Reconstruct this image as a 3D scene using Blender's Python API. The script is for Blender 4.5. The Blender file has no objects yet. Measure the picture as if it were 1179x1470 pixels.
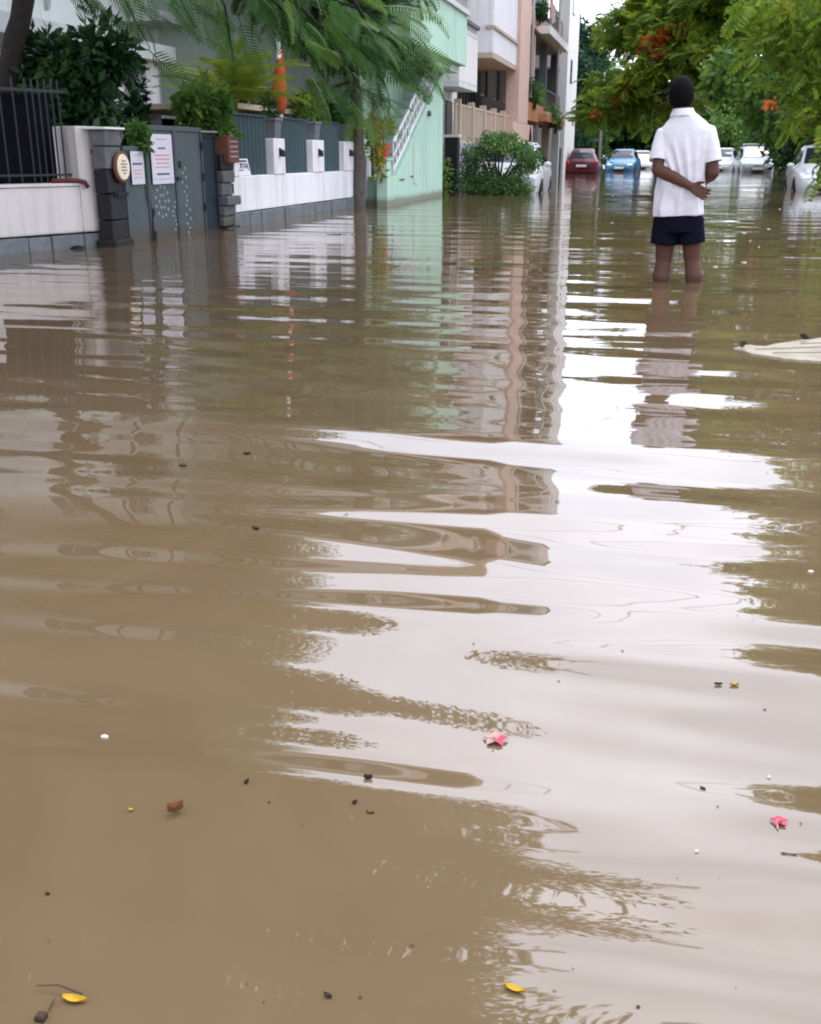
import bpy, math, random
import numpy as np
from mathutils import Vector, Matrix
random.seed(7)
RNG = np.random.default_rng(11)
scene = bpy.context.scene
COL = scene.collection
# ------------------------------------------------------------------ camera
# Y runs along the flooded street, X to the right, Z up; the water surface is z = 0, the road z = -0.3
F, VX, VY, CAMH, CX, CY = 1500.0, 960.0, 222.0, 0.90, 589.5, 735.0
PITCH = math.atan((CY - VY) / F)
YAW = math.atan((VX - CX) / F * math.cos(PITCH))
cam_d = bpy.data.cameras.new('camera')
cam = bpy.data.objects.new('camera', cam_d)
COL.objects.link(cam)
cam.location = (0, 0, CAMH)
cam.rotation_euler = (math.pi / 2 - PITCH, 0, YAW)
cam_d.sensor_fit = 'VERTICAL'
cam_d.sensor_height = 24.0
cam_d.lens = 24.0 * F / 1470.0
cam_d.clip_start = 0.05
cam_d.clip_end = 3000
scene.camera = cam
# ------------------------------------------------------------------ sky
SUN_EL, SUN_AZ = math.radians(74), math.radians(14)       # azimuth clockwise from +Y (up the street): ahead, high, behind thin cloud
world = bpy.data.worlds.new('World')
scene.world = world
world.use_nodes = True
wn, wl = world.node_tree.nodes, world.node_tree.links
wn.clear()
w_out = wn.new('ShaderNodeOutputWorld')
w_bg = wn.new('ShaderNodeBackground')
w_bg.inputs['Strength'].default_value = 0.12
w_sky = wn.new('ShaderNodeTexSky')
w_sky.sky_type = 'NISHITA'
w_sky.sun_disc = False
w_sky.sun_elevation = SUN_EL
w_sky.sun_rotation = SUN_AZ
w_sky.dust_density = 4.0
w_tc = wn.new('ShaderNodeTexCoord')
w_noise = wn.new('ShaderNodeTexNoise')
w_noise.inputs['Scale'].default_value = 3.4
w_noise.inputs['Detail'].default_value = 4.0
w_ramp = wn.new('ShaderNodeValToRGB')
w_ramp.color_ramp.elements[0].position = 0.25
w_ramp.color_ramp.elements[0].color = (4.6, 4.85, 5.75, 1)
w_ramp.color_ramp.elements[1].position = 0.75
w_ramp.color_ramp.elements[1].color = (8.8, 9.15, 10.5, 1)
w_mix = wn.new('ShaderNodeMixRGB')
w_mix.inputs['Fac'].default_value = 0.88                   # a closed layer of bright cloud over the clear sky
wl.new(w_tc.outputs['Generated'], w_noise.inputs['Vector'])
wl.new(w_noise.outputs['Fac'], w_ramp.inputs['Fac'])
wl.new(w_sky.outputs['Color'], w_mix.inputs['Color1'])
# the cloud layer is brighter round the hidden sun, as overcast skies are
w_dot = wn.new('ShaderNodeVectorMath'); w_dot.operation = 'DOT_PRODUCT'
w_dot.inputs[1].default_value = (math.sin(SUN_AZ) * math.cos(SUN_EL), math.cos(SUN_AZ) * math.cos(SUN_EL), math.sin(SUN_EL))
wl.new(w_tc.outputs['Generated'], w_dot.inputs[0])
w_lobe = wn.new('ShaderNodeMapRange'); w_lobe.inputs[1].default_value = -0.3; w_lobe.inputs[2].default_value = 1.0
w_lobe.inputs[3].default_value = 0.75; w_lobe.inputs[4].default_value = 1.95
wl.new(w_dot.outputs['Value'], w_lobe.inputs[0])
w_mul = wn.new('ShaderNodeVectorMath'); w_mul.operation = 'SCALE'
wl.new(w_ramp.outputs['Color'], w_mul.inputs[0]); wl.new(w_lobe.outputs[0], w_mul.inputs['Scale'])
wl.new(w_mul.outputs[0], w_mix.inputs['Color2'])
wl.new(w_mix.outputs['Color'], w_bg.inputs['Color'])
wl.new(w_bg.outputs['Background'], w_out.inputs['Surface'])
# ------------------------------------------------------------------ sun behind the cloud
sun_d = bpy.data.lights.new('sun', 'SUN')
sun_d.energy = 0.6
sun_d.angle = math.radians(16)
sun_d.color = (1.0, 0.96, 0.90)
sun = bpy.data.objects.new('sun', sun_d)
COL.objects.link(sun)
sdir = Vector((math.sin(SUN_AZ) * math.cos(SUN_EL), math.cos(SUN_AZ) * math.cos(SUN_EL), math.sin(SUN_EL)))
sun.rotation_euler = sdir.to_track_quat('Z', 'Y').to_euler()
sun.location = (0, 0, 40)
vs = scene.view_settings
vs.view_transform = 'Standard'
vs.look = 'None'
vs.exposure = 1.4
vs.gamma = 1.0
vs.use_curve_mapping = False
scene.cycles.filter_width = 2.0

# ------------------------------------------------------------------ pixel to place
_fw = np.array([-math.sin(YAW) * math.cos(PITCH), math.cos(YAW) * math.cos(PITCH), -math.sin(PITCH)])
_rt = np.array([math.cos(YAW), math.sin(YAW), 0.0])
_up = np.cross(_rt, _fw)
_C = np.array([0, 0, CAMH])
def ray(u, v): return _fw + _rt * (u - CX) / F - _up * (v - CY) / F
def on_z(u, v, z=0.0):
    d = ray(u, v); return _C + d * (z - CAMH) / d[2]
def on_x(u, v, X):
    d = ray(u, v); return _C + d * X / d[0]
def on_y(u, v, Y):
    d = ray(u, v); return _C + d * Y / d[1]
def y_at(u, X, v=230): return float(on_x(u, v, X)[1])

# ------------------------------------------------------------------ mesh helpers
class MB:
    def __init__(s): s.v = []; s.f = []; s.smooth = False
    def add(s, vs_, fs_):
        o = len(s.v); s.v += [tuple(map(float, p)) for p in vs_]; s.f += [tuple(i + o for i in q) for q in fs_]; return s
    def box(s, x0, x1, y0, y1, z0, z1):
        return s.add([(x0,y0,z0),(x1,y0,z0),(x1,y1,z0),(x0,y1,z0),(x0,y0,z1),(x1,y0,z1),(x1,y1,z1),(x0,y1,z1)],
              [(0,3,2,1),(4,5,6,7),(0,1,5,4),(1,2,6,5),(2,3,7,6),(3,0,4,7)])
    def obox(s, o, U, N, u0, u1, n0, n1, z0, z1):      # a box in a frame of its own: o + U*u + N*n
        o, U, N = Vector(o), Vector(U), Vector(N)
        P = [o + U*a + N*b + Vector((0,0,c)) for c in (z0, z1) for a, b in ((u0,n0),(u1,n0),(u1,n1),(u0,n1))]
        f = [(0,3,2,1),(4,5,6,7),(0,1,5,4),(1,2,6,5),(2,3,7,6),(3,0,4,7)]
        if U.cross(N).z < 0: f = [q[::-1] for q in f]
        return s.add(P, f)
    def tube(s, pts, r, n=8, cap=True):
        pts = [Vector(p) for p in pts]
        rs = r if isinstance(r, (list, tuple)) else [r] * len(pts)
        rings = []; ref = Vector((0.31, 0.17, 0.93)).normalized(); o = len(s.v)
        for i, p in enumerate(pts):
            t = (pts[min(i+1, len(pts)-1)] - pts[max(i-1, 0)])
            t = t.normalized() if t.length > 1e-9 else Vector((0,0,1))
            a = ref - t * ref.dot(t)
            if a.length < 0.05: a = Vector((1,0,0)) - t * t.x
            a.normalize(); ref = a; b = t.cross(a)
            for k in range(n):
                th = 2 * math.pi * k / n
                s.v.append(tuple(p + (a * math.cos(th) + b * math.sin(th)) * rs[i]))
        for i in range(len(pts) - 1):
            for k in range(n):
                k2 = (k + 1) % n
                s.f.append((o+i*n+k, o+i*n+k2, o+(i+1)*n+k2, o+(i+1)*n+k))
        if cap:
            s.f.append(tuple(o + k for k in reversed(range(n))))
            s.f.append(tuple(o + (len(pts)-1)*n + k for k in range(n)))
        return s
    def lathe(s, c, prof, n=20, axis='z'):
        o = len(s.v); c = Vector(c)
        for r, h in prof:
            for k in range(n):
                a = 2*math.pi*k/n
                if axis == 'z': s.v.append(tuple(c + Vector((r*math.cos(a), r*math.sin(a), h))))
                elif axis == 'x': s.v.append(tuple(c + Vector((h, r*math.cos(a), r*math.sin(a)))))
                else: s.v.append(tuple(c + Vector((r*math.sin(a), h, r*math.cos(a)))))
        m = len(prof)
        for i in range(m - 1):
            for k in range(n):
                k2 = (k+1) % n
                s.f.append((o+i*n+k, o+i*n+k2, o+(i+1)*n+k2, o+(i+1)*n+k))
        s.f.append(tuple(o+k for k in reversed(range(n)))); s.f.append(tuple(o+(m-1)*n+k for k in range(n)))
        return s
    def prism(s, poly, axis, a0, a1):        # poly in the two other axes; axis 'x' -> (y, z), 'y' -> (x, z), 'z' -> (x, y)
        n = len(poly); o = len(s.v)
        for a in (a0, a1):
            for p, q in poly:
                s.v.append({'x': (a,p,q), 'y': (p,a,q), 'z': (p,q,a)}[axis])
        s.f.append(tuple(o+k for k in reversed(range(n)))); s.f.append(tuple(o+n+k for k in range(n)))
        for k in range(n):
            k2 = (k+1) % n; s.f.append((o+k, o+k2, o+n+k2, o+n+k))
        return s
    def loft(s, rings, cap=True):
        o = len(s.v); n = len(rings[0])
        for r in rings: s.v += [tuple(map(float, p)) for p in r]
        for i in range(len(rings)-1):
            for k in range(n):
                k2 = (k+1) % n
                s.f.append((o+i*n+k, o+i*n+k2, o+(i+1)*n+k2, o+(i+1)*n+k))
        if cap:
            s.f.append(tuple(o+k for k in reversed(range(n)))); s.f.append(tuple(o+(len(rings)-1)*n+k for k in range(n)))
        return s
    def mesh(s, name, mat=None, smooth=None, fix=True):
        me = bpy.data.meshes.new(name)
        me.from_pydata(s.v, [], s.f)
        if mat: me.materials.append(mat)
        if fix:
            import bmesh
            b = bmesh.new(); b.from_mesh(me); bmesh.ops.recalc_face_normals(b, faces=b.faces); b.to_mesh(me); b.free()
        if smooth if smooth is not None else s.smooth:
            me.polygons.foreach_set('use_smooth', [True]*len(me.polygons))
        me.update(); return me
    def build(s, name, mat, parent=None, smooth=None, bevel=0, fix=True):
        return link(name, s.mesh(name, mat, smooth, fix), parent, bevel)

def world_offset(o):      # things stand at their base; parts carry world coordinates
    return Vector(o.location) if o.parent is None else Vector((0, 0, 0))
def link(name, me, parent=None, bevel=0):
    ob = bpy.data.objects.new(name, me); COL.objects.link(ob)
    if parent is not None:
        ob.parent = parent
        ob.matrix_parent_inverse = Matrix.Translation(-world_offset(parent))
    if bevel:
        m = ob.modifiers.new('bevel', 'BEVEL'); m.width = bevel; m.segments = 2; m.limit_method = 'ANGLE'; m.angle_limit = math.radians(40)
    return ob
def tag(o, label, cat, group=None):
    o['label'] = label; o['category'] = cat
    if group: o['group'] = group
    return o
def thing(name, loc, label, cat, group=None):
    o = bpy.data.objects.new(name, None); COL.objects.link(o); o.location = loc; o.empty_display_size = 0.2
    return tag(o, label, cat, group)
def structure(o): o['kind'] = 'structure'; return o
def stuff(o): o['kind'] = 'stuff'; return o
def copy_tree(o, parent=None):
    c = o.copy(); COL.objects.link(c)
    if parent is not None: c.parent = parent
    for ch in o.children: copy_tree(ch, c)
    return c

# ------------------------------------------------------------------ materials
MATS = {}
def _p(nt): return nt.nodes['Principled BSDF']
def paint(name, col, rough=0.7, var=0.12, scale=3.0, bump=0.0, bscale=60.0, metal=0.0, streak=0.0, damp=0.0, coat=0.0, spec=0.18):
    """painted or plain solid with blotchy tone, vertical rain streaks, a damp band above the flood line, fine relief"""
    m = bpy.data.materials.new(name); m.use_nodes = True
    nt = m.node_tree; n, l = nt.nodes, nt.links; b = _p(nt)
    b.inputs['Roughness'].default_value = rough; b.inputs['Metallic'].default_value = metal
    b.inputs['Specular IOR Level'].default_value = spec
    if coat: b.inputs['Coat Weight'].default_value = coat; b.inputs['Coat Roughness'].default_value = 0.05
    geo = n.new('ShaderNodeNewGeometry')
    nz = n.new('ShaderNodeTexNoise'); nz.inputs['Scale'].default_value = scale; nz.inputs['Detail'].default_value = 6; nz.inputs['Roughness'].default_value = 0.65
    l.new(geo.outputs['Position'], nz.inputs['Vector'])
    mr = n.new('ShaderNodeMapRange'); mr.inputs[1].default_value = 0.25; mr.inputs[2].default_value = 0.75
    mr.inputs[3].default_value = 1.0 - var; mr.inputs[4].default_value = 1.0 + var
    l.new(nz.outputs['Fac'], mr.inputs[0])
    fac = mr.outputs[0]
    if streak:
        mp = n.new('ShaderNodeMapping'); mp.inputs['Scale'].default_value = (7, 7, 0.5)
        l.new(geo.outputs['Position'], mp.inputs['Vector'])
        n2 = n.new('ShaderNodeTexNoise'); n2.inputs['Scale'].default_value = 1.0; n2.inputs['Detail'].default_value = 5
        l.new(mp.outputs[0], n2.inputs['Vector'])
        m2 = n.new('ShaderNodeMapRange'); m2.inputs[1].default_value = 0.5; m2.inputs[2].default_value = 0.8
        m2.inputs[3].default_value = 1.0; m2.inputs[4].default_value = 1.0 - streak
        l.new(n2.outputs['Fac'], m2.inputs[0])
        mu = n.new('ShaderNodeMath'); mu.operation = 'MULTIPLY'; l.new(fac, mu.inputs[0]); l.new(m2.outputs[0], mu.inputs[1]); fac = mu.outputs[0]
    if damp:
        sx = n.new('ShaderNodeSeparateXYZ'); l.new(geo.outputs['Position'], sx.inputs[0])
        ad = n.new('ShaderNodeMath'); ad.operation = 'MULTIPLY_ADD'; ad.inputs[1].default_value = 0.16; l.new(nz.outputs['Fac'], ad.inputs[0]); ad.inputs[2].default_value = 0.0
        sb = n.new('ShaderNodeMath'); sb.operation = 'SUBTRACT'; l.new(sx.outputs[2], sb.inputs[0]); l.new(ad.outputs[0], sb.inputs[1])
        m3 = n.new('ShaderNodeMapRange'); m3.inputs[1].default_value = -0.02; m3.inputs[2].default_value = 0.05; m3.inputs[3].default_value = 1 - damp; m3.inputs[4].default_value = 1.0
        l.new(sb.outputs[0], m3.inputs[0])
        mu = n.new('ShaderNodeMath'); mu.operation = 'MULTIPLY'; l.new(fac, mu.inputs[0]); l.new(m3.outputs[0], mu.inputs[1]); fac = mu.outputs[0]
    hs = n.new('ShaderNodeVectorMath'); hs.operation = 'SCALE'; hs.inputs[0].default_value = col[:3]
    l.new(fac, hs.inputs['Scale'])
    if damp:                                            # silt left by the flood in the same ragged band
        silt = n.new('ShaderNodeMapRange'); silt.inputs[1].default_value = 0.0; silt.inputs[2].default_value = 0.11; silt.inputs[3].default_value = 0.55; silt.inputs[4].default_value = 0.0
        l.new(sb.outputs[0], silt.inputs[0])
        mm = n.new('ShaderNodeMixRGB'); mm.inputs['Color2'].default_value = (min(.16, max(col)), min(.115, max(col)*.75), min(.07, max(col)*.5), 1)
        l.new(silt.outputs[0], mm.inputs['Fac']); l.new(hs.outputs[0], mm.inputs['Color1']); l.new(mm.outputs[0], b.inputs['Base Color'])
    else: l.new(hs.outputs[0], b.inputs['Base Color'])
    if bump:
        n3 = n.new('ShaderNodeTexNoise'); n3.inputs['Scale'].default_value = bscale; n3.inputs['Detail'].default_value = 4
        l.new(geo.outputs['Position'], n3.inputs['Vector'])
        bp = n.new('ShaderNodeBump'); bp.inputs['Strength'].default_value = bump; bp.inputs['Distance'].default_value = 0.01
        l.new(n3.outputs['Fac'], bp.inputs['Height']); l.new(bp.outputs[0], b.inputs['Normal'])
    MATS[name] = m; return m
def leaf_mat(name, c1, c2, c3=None, trans=0.35, rough=0.45, per_object=False):
    m = bpy.data.materials.new(name); m.use_nodes = True
    nt = m.node_tree; n, l = nt.nodes, nt.links; b = _p(nt)
    geo = n.new('ShaderNodeNewGeometry')
    ramp = n.new('ShaderNodeValToRGB'); e = ramp.color_ramp.elements
    e[0].position = 0.0; e[0].color = (*c1, 1); e[1].position = 1.0; e[1].color = (*(c3 or c2), 1)
    if c3: x = ramp.color_ramp.elements.new(0.6); x.color = (*c2, 1)
    nz = n.new('ShaderNodeTexNoise'); nz.inputs['Scale'].default_value = 0.9; nz.inputs['Detail'].default_value = 3
    l.new(geo.outputs['Position'], nz.inputs['Vector'])
    mx = n.new('ShaderNodeMath'); mx.operation = 'MULTIPLY_ADD'; mx.inputs[1].default_value = 0.45
    if per_object:
        oi = n.new('ShaderNodeObjectInfo'); l.new(oi.outputs['Random'], mx.inputs[0])
    else: l.new(geo.outputs['Random Per Island'], mx.inputs[0])
    mr = n.new('ShaderNodeMapRange'); mr.inputs[1].default_value = 0.3; mr.inputs[2].default_value = 0.7; mr.inputs[3].default_value = 0.0; mr.inputs[4].default_value = 0.55
    l.new(nz.outputs['Fac'], mr.inputs[0]); l.new(mr.outputs[0], mx.inputs[2])
    l.new(mx.outputs[0], ramp.inputs['Fac'])
    l.new(ramp.outputs['Color'], b.inputs['Base Color'])
    b.inputs['Roughness'].default_value = rough; b.inputs['Specular IOR Level'].default_value = 0.16
    tr = n.new('ShaderNodeBsdfTranslucent'); l.new(ramp.outputs['Color'], tr.inputs['Color'])
    ms = n.new('ShaderNodeMixShader'); ms.inputs['Fac'].default_value = trans
    out = n['Material Output']
    l.new(b.outputs[0], ms.inputs[1]); l.new(tr.outputs[0], ms.inputs[2]); l.new(ms.outputs[0], out.inputs['Surface'])
    MATS[name] = m; return m
def glass_dark(name, col=(0.02, 0.025, 0.03), rough=0.06):
    m = bpy.data.materials.new(name); m.use_nodes = True; b = _p(m.node_tree)
    b.inputs['Base Color'].default_value = (*col, 1); b.inputs['Roughness'].default_value = rough; b.inputs['Specular IOR Level'].default_value = 0.7
    MATS[name] = m; return m

white_wall = paint('white_wall_paint', (0.66, 0.645, 0.65), 0.75, 0.07, 1.5, 0.25, 40, streak=0.30, damp=0.45)
cream_wall = paint('cream_wall_paint', (0.54, 0.50, 0.47), 0.8, 0.10, 1.2, 0.25, 40, streak=0.34, damp=0.5)
mint_wall = paint('mint_wall_paint', (0.40, 0.58, 0.46), 0.75, 0.07, 1.1, 0.2, 40, streak=0.28, damp=0.35)
mint_pale = paint('pale_mint_paint', (0.46, 0.56, 0.48), 0.75, 0.06, 1.1, 0.2, 40, streak=0.10)
peach_wall = paint('peach_wall_paint', (0.55, 0.38, 0.31), 0.75, 0.08, 1.0, 0.2, 40, streak=0.12)
orange_wall = paint('orange_wall_paint', (0.42, 0.19, 0.09), 0.75, 0.10, 1.0, 0.2, 40, streak=0.15)
beige_wall = paint('beige_wall_paint', (0.42, 0.34, 0.25), 0.8, 0.08, 1.0, 0.2, 40, streak=0.12)
offwhite = paint('off_white_paint', (0.62, 0.60, 0.57), 0.7, 0.06, 1.0, 0.15, 40, streak=0.10)
lilac = paint('lilac_paint', (0.34, 0.31, 0.37), 0.6, 0.07, 2.0, 0.1, 40, streak=0.08, damp=0.2)
grey_house = paint('grey_green_house_paint', (0.70, 0.735, 0.70), 0.8, 0.10, 0.8, 0.2, 40, streak=0.18)
pale_grey = paint('pale_grey_plaster', (0.52, 0.535, 0.53), 0.8, 0.10, 0.8, 0.2, 40, streak=0.15)
dark_grey = paint('dark_grey_paint', (0.11, 0.115, 0.125), 0.7, 0.15, 2.0, 0.2, 40)
roof_grey = paint('weathered_concrete', (0.22, 0.20, 0.20), 0.85, 0.18, 1.5, 0.3, 30, streak=0.25)
stone_grey = paint('grey_plinth_stone', (0.13, 0.142, 0.147), 0.8, 0.32, 6.0, 0.8, 25)
stone_dark = paint('dark_granite', (0.016, 0.015, 0.018), 0.45, 0.35, 7.0, 0.5, 30, damp=0.2)
stone_mid = paint('rough_grey_stone', (0.10, 0.104, 0.104), 0.8, 0.30, 7.0, 0.8, 25, damp=0.3)
gate_paint = paint('slate_gate_paint', (0.062, 0.078, 0.082), 0.45, 0.14, 3.0, 0.12, 50, streak=0.15, damp=0.15)
gate_dark = paint('shadowed_navy_gate', (0.012, 0.018, 0.026), 0.5, 0.15, 3.0, 0.1, 50)
teal_sheet = paint('teal_sheet_metal', (0.040, 0.070, 0.076), 0.5, 0.10, 2.0, 0.05, 50, streak=0.12)
rail_metal = paint('black_rail_metal', (0.020, 0.024, 0.028), 0.45, 0.2, 8.0)
white_metal = paint('white_metal_paint', (0.60, 0.61, 0.62), 0.4, 0.05, 4.0)
grey_metal = paint('grey_metal', (0.30, 0.31, 0.32), 0.4, 0.1, 5.0, metal=0.6)
paper = paint('notice_paper', (0.50, 0.48, 0.52), 0.7, 0.05, 9.0, streak=0.08)
ink_red = paint('red_ink', (0.50, 0.14, 0.16), 0.7, 0.1)
ink_dark = paint('dark_ink', (0.05, 0.05, 0.08), 0.7, 0.1)
ink_grey = paint('faded_ink', (0.32, 0.30, 0.36), 0.7, 0.1)
rust_brown = paint('brown_brick_plate', (0.13, 0.055, 0.035), 0.7, 0.2, 9.0, 0.2)
maroon = paint('maroon_pipe', (0.10, 0.02, 0.022), 0.4, 0.2, 9.0)
plaque_cream = paint('cream_plaque', (0.66, 0.58, 0.44), 0.5, 0.1, 14.0)
terracotta = paint('red_terracotta', (0.46, 0.075, 0.05), 0.55, 0.12, 9.0)
pot_grey = paint('grey_planter', (0.12, 0.13, 0.135), 0.7, 0.18, 9.0, 0.2)
bark = paint('brown_grey_bark', (0.095, 0.084, 0.074), 0.9, 0.35, 14.0, 1.0, 22)
bark_dark = paint('dark_wet_bark', (0.022, 0.018, 0.016), 0.8, 0.4, 12.0, 1.0, 22)
pink_cloth = paint('salmon_tile', (0.55, 0.17, 0.13), 0.7, 0.15, 3.0, 0.2)
saffron = paint('saffron_cloth', (0.40, 0.07, 0.02), 0.8, 0.10, 9.0)
pane = glass_dark('window_glass')
pane_blue = glass_dark('tinted_window_glass', (0.05, 0.07, 0.085), 0.08)
interior = paint('interior_shade', (0.006, 0.006, 0.007), 0.95, 0.3, 1.0, spec=.03)  # near-black colour stands in for deep shade in gaps and openings
leaf_gul = leaf_mat('feathery_leaf', (0.028, 0.078, 0.028), (0.075, 0.175, 0.042), (0.21, 0.30, 0.05), 0.46, per_object=True)
leaf_gul_j = leaf_mat('feathery_leaf_mass', (0.022, 0.062, 0.020), (0.06, 0.135, 0.030), (0.14, 0.22, 0.035), 0.5)
leaf_dark = leaf_mat('dark_leaf', (0.008, 0.028, 0.010), (0.026, 0.075, 0.022), (0.08, 0.15, 0.035), 0.3)
leaf_black = leaf_mat('glossy_dark_shrub_leaf', (0.004, 0.014, 0.006), (0.013, 0.042, 0.013), (0.055, 0.105, 0.025), 0.2)
leaf_mid = leaf_mat('mid_green_leaf', (0.028, 0.075, 0.018), (0.08, 0.165, 0.030), (0.20, 0.27, 0.04), 0.42)
leaf_blue = leaf_mat('blue_green_leaf', (0.014, 0.045, 0.026), (0.030, 0.085, 0.045), (0.07, 0.13, 0.05), 0.3)
leaf_yel = leaf_mat('yellow_green_leaf', (0.05, 0.12, 0.016), (0.15, 0.23, 0.022), (0.34, 0.35, 0.03), 0.52)
leaf_palm = leaf_mat('golden_palm_leaf', (0.06, 0.12, 0.015), (0.16, 0.21, 0.02), (0.32, 0.28, 0.03), 0.4, per_object=True)
leaf_croton = leaf_mat('croton_leaf', (0.08, 0.13, 0.02), (0.28, 0.24, 0.02), (0.45, 0.34, 0.05), 0.3)
leaf_bush = leaf_mat('bush_leaf', (0.035, 0.10, 0.03), (0.11, 0.21, 0.06), (0.28, 0.36, 0.13), 0.4)
flower_orange = leaf_mat('orange_blossom', (0.42, 0.06, 0.015), (0.55, 0.13, 0.03), (0.55, 0.24, 0.06), 0.35)
# ================================================================== water, road
m = bpy.data.materials.new('muddy_water'); m.use_nodes = True
nt = m.node_tree; n, l = nt.nodes, nt.links; b = _p(nt)
b.inputs['Roughness'].default_value = 0.020
b.inputs['IOR'].default_value = 1.74
b.inputs['Specular IOR Level'].default_value = 0.5
geo = n.new('ShaderNodeNewGeometry')
nz = n.new('ShaderNodeTexNoise'); nz.inputs['Scale'].default_value = 0.8; nz.inputs['Detail'].default_value = 7; nz.inputs['Roughness'].default_value = 0.6; nz.inputs['Distortion'].default_value = 1.2
l.new(geo.outputs['Position'], nz.inputs['Vector'])
rp = n.new('ShaderNodeValToRGB'); e = rp.color_ramp.elements
e[0].position = 0.3; e[0].color = (0.090, 0.060, 0.031, 1); e[1].position = 0.7; e[1].color = (0.115, 0.081, 0.047, 1)
l.new(nz.outputs['Fac'], rp.inputs['Fac']); l.new(rp.outputs['Color'], b.inputs['Base Color'])
# small ripples: crests run across the street; patches of calm
mp = n.new('ShaderNodeMapping'); mp.inputs['Scale'].default_value = (1.5, 8.0, 1.0); mp.inputs['Rotation'].default_value = (0, 0, math.radians(4))
l.new(geo.outputs['Position'], mp.inputs['Vector'])
n1 = n.new('ShaderNodeTexNoise'); n1.inputs['Scale'].default_value = 1.0; n1.inputs['Detail'].default_value = 2; n1.inputs['Roughness'].default_value = 0.45
l.new(mp.outputs[0], n1.inputs['Vector'])
n2 = n.new('ShaderNodeTexNoise'); n2.inputs['Scale'].default_value = 0.35; n2.inputs['Detail'].default_value = 2
l.new(geo.outputs['Position'], n2.inputs['Vector'])
sx = n.new('ShaderNodeSeparateXYZ'); l.new(geo.outputs['Position'], sx.inputs[0])
mr = n.new('ShaderNodeMapRange'); mr.inputs[1].default_value = 0.40; mr.inputs[2].default_value = 0.62; mr.inputs[3].default_value = 0.12; mr.inputs[4].default_value = 1.0
l.new(n2.outputs['Fac'], mr.inputs[0])
my = n.new('ShaderNodeMapRange'); my.inputs[1].default_value = 1.5; my.inputs[2].default_value = 9.0; my.inputs[3].default_value = 0.08; my.inputs[4].default_value = 1.0
l.new(sx.outputs[1], my.inputs[0])
mu = n.new('ShaderNodeMath'); mu.operation = 'MULTIPLY'; l.new(mr.outputs[0], mu.inputs[0]); l.new(my.outputs[0], mu.inputs[1])
hh = n.new('ShaderNodeMath'); hh.operation = 'MULTIPLY'; l.new(n1.outputs['Fac'], hh.inputs[0]); l.new(mu.outputs[0], hh.inputs[1])
bp = n.new('ShaderNodeBump'); bp.inputs['Strength'].default_value = 1.0; bp.inputs['Distance'].default_value = 0.006
l.new(hh.outputs[0], bp.inputs['Height']); l.new(bp.outputs[0], b.inputs['Normal'])
water_mat = m

def spaced(a, bnd, d0, g):
    out = [a]
    while out[-1] < bnd: out.append(out[-1] + d0 + g * abs(out[-1]))
    return out
ys = np.array([-60, -20, -8, -3, -1] + spaced(0.2, 140, 0.011, 0.0042) + [200, 300, 500, 900, 1500])
xp = spaced(0.0, 60, 0.022, 0.012)
xs = np.array([-1500, -700, -300, -120] + [-x for x in xp[:0:-1]] + xp + [120, 300, 700, 1500])
XX, YY = np.meshgrid(xs, ys)
ZZ = np.zeros_like(XX)
wr = np.random.default_rng(5)
def fade(lam):      # a wave only where the sheet is fine enough to carry it
    return np.clip((lam / 5.0 - (0.011 + 0.0042 * np.abs(YY))) / (lam / 10.0), 0, 1) * np.clip((lam*1.2 - (0.022 + 0.012*np.abs(XX))/1.0) / (lam*.5) + 0.3, 0, 1)
# wading stirs the water round the photographer: the swell is strongest close by and dies away up the street
STIR = 0.62 + 1.25 / (1.0 + (np.hypot(XX, YY) / 3.0) ** 3)
WAVES = [(1.15, 0.0085, 0.03), (0.82, 0.0095, -0.06), (0.60, 0.0110, 0.07), (0.46, 0.0115, -0.04), (0.37, 0.0110, 0.08), (0.30, 0.0105, -0.06), (0.24, 0.0105, 0.05), (0.19, 0.0095, -0.08), (0.15, 0.0080, 0.07), (0.12, 0.0045, -.03)]
near = 1.0 / (1.0 + (np.hypot(XX, YY) / 3.4) ** 4)
for lam, slope, ang in WAVES:
    big = lam > 0.28
    for q in range(3):
        # short waves: long straight crests where the wader pushes them, broken and crossing further off
        straight = big or q < 2
        w_ = 1.0 if big else (1.75 * near if straight else 1.35 * (1.0 - near))
        a = ang + wr.normal(0, 0.05) if straight else ang * 3 + wr.normal(0, 0.22); ln = lam * wr.uniform(0.85, 1.18)
        k = 2 * math.pi / ln; ph = wr.uniform(0, 6.28); g1, g2 = (0.45, 0.2) if straight else (0.9, 0.6)
        wob = g1 * np.sin(XX * wr.uniform(0.5, 1.3) + YY * wr.uniform(-.6, .6) + wr.uniform(0, 6.28)) + g2 * np.sin(XX * wr.uniform(1.6, 2.6) + YY * 0.9 + wr.uniform(0, 6.28))
        env = np.clip(0.55 + 0.45 * np.sin(XX * wr.uniform(0.5, 1.3) + YY * wr.uniform(0.4, 1.2) + wr.uniform(0, 6.28)) + 0.35 * np.sin(XX * wr.uniform(-1.0, -.3) + YY * wr.uniform(0.2, .5) + wr.uniform(0, 6.28)), 0.05, None)
        ZZ += fade(ln) * env * w_ * STIR * slope * 1.32 / k * np.sin(k * (XX * math.sin(a) + YY * math.cos(a)) + ph + wob)
def rings(cx, cy, r0, width, lam, slope):
    global ZZ
    r = np.hypot(XX - cx, YY - cy)
    ZZ += fade(lam) * slope * lam / 6.28 * np.exp(-((r - r0) / width) ** 2) * np.cos(2 * math.pi * (r - r0) / lam)
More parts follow.
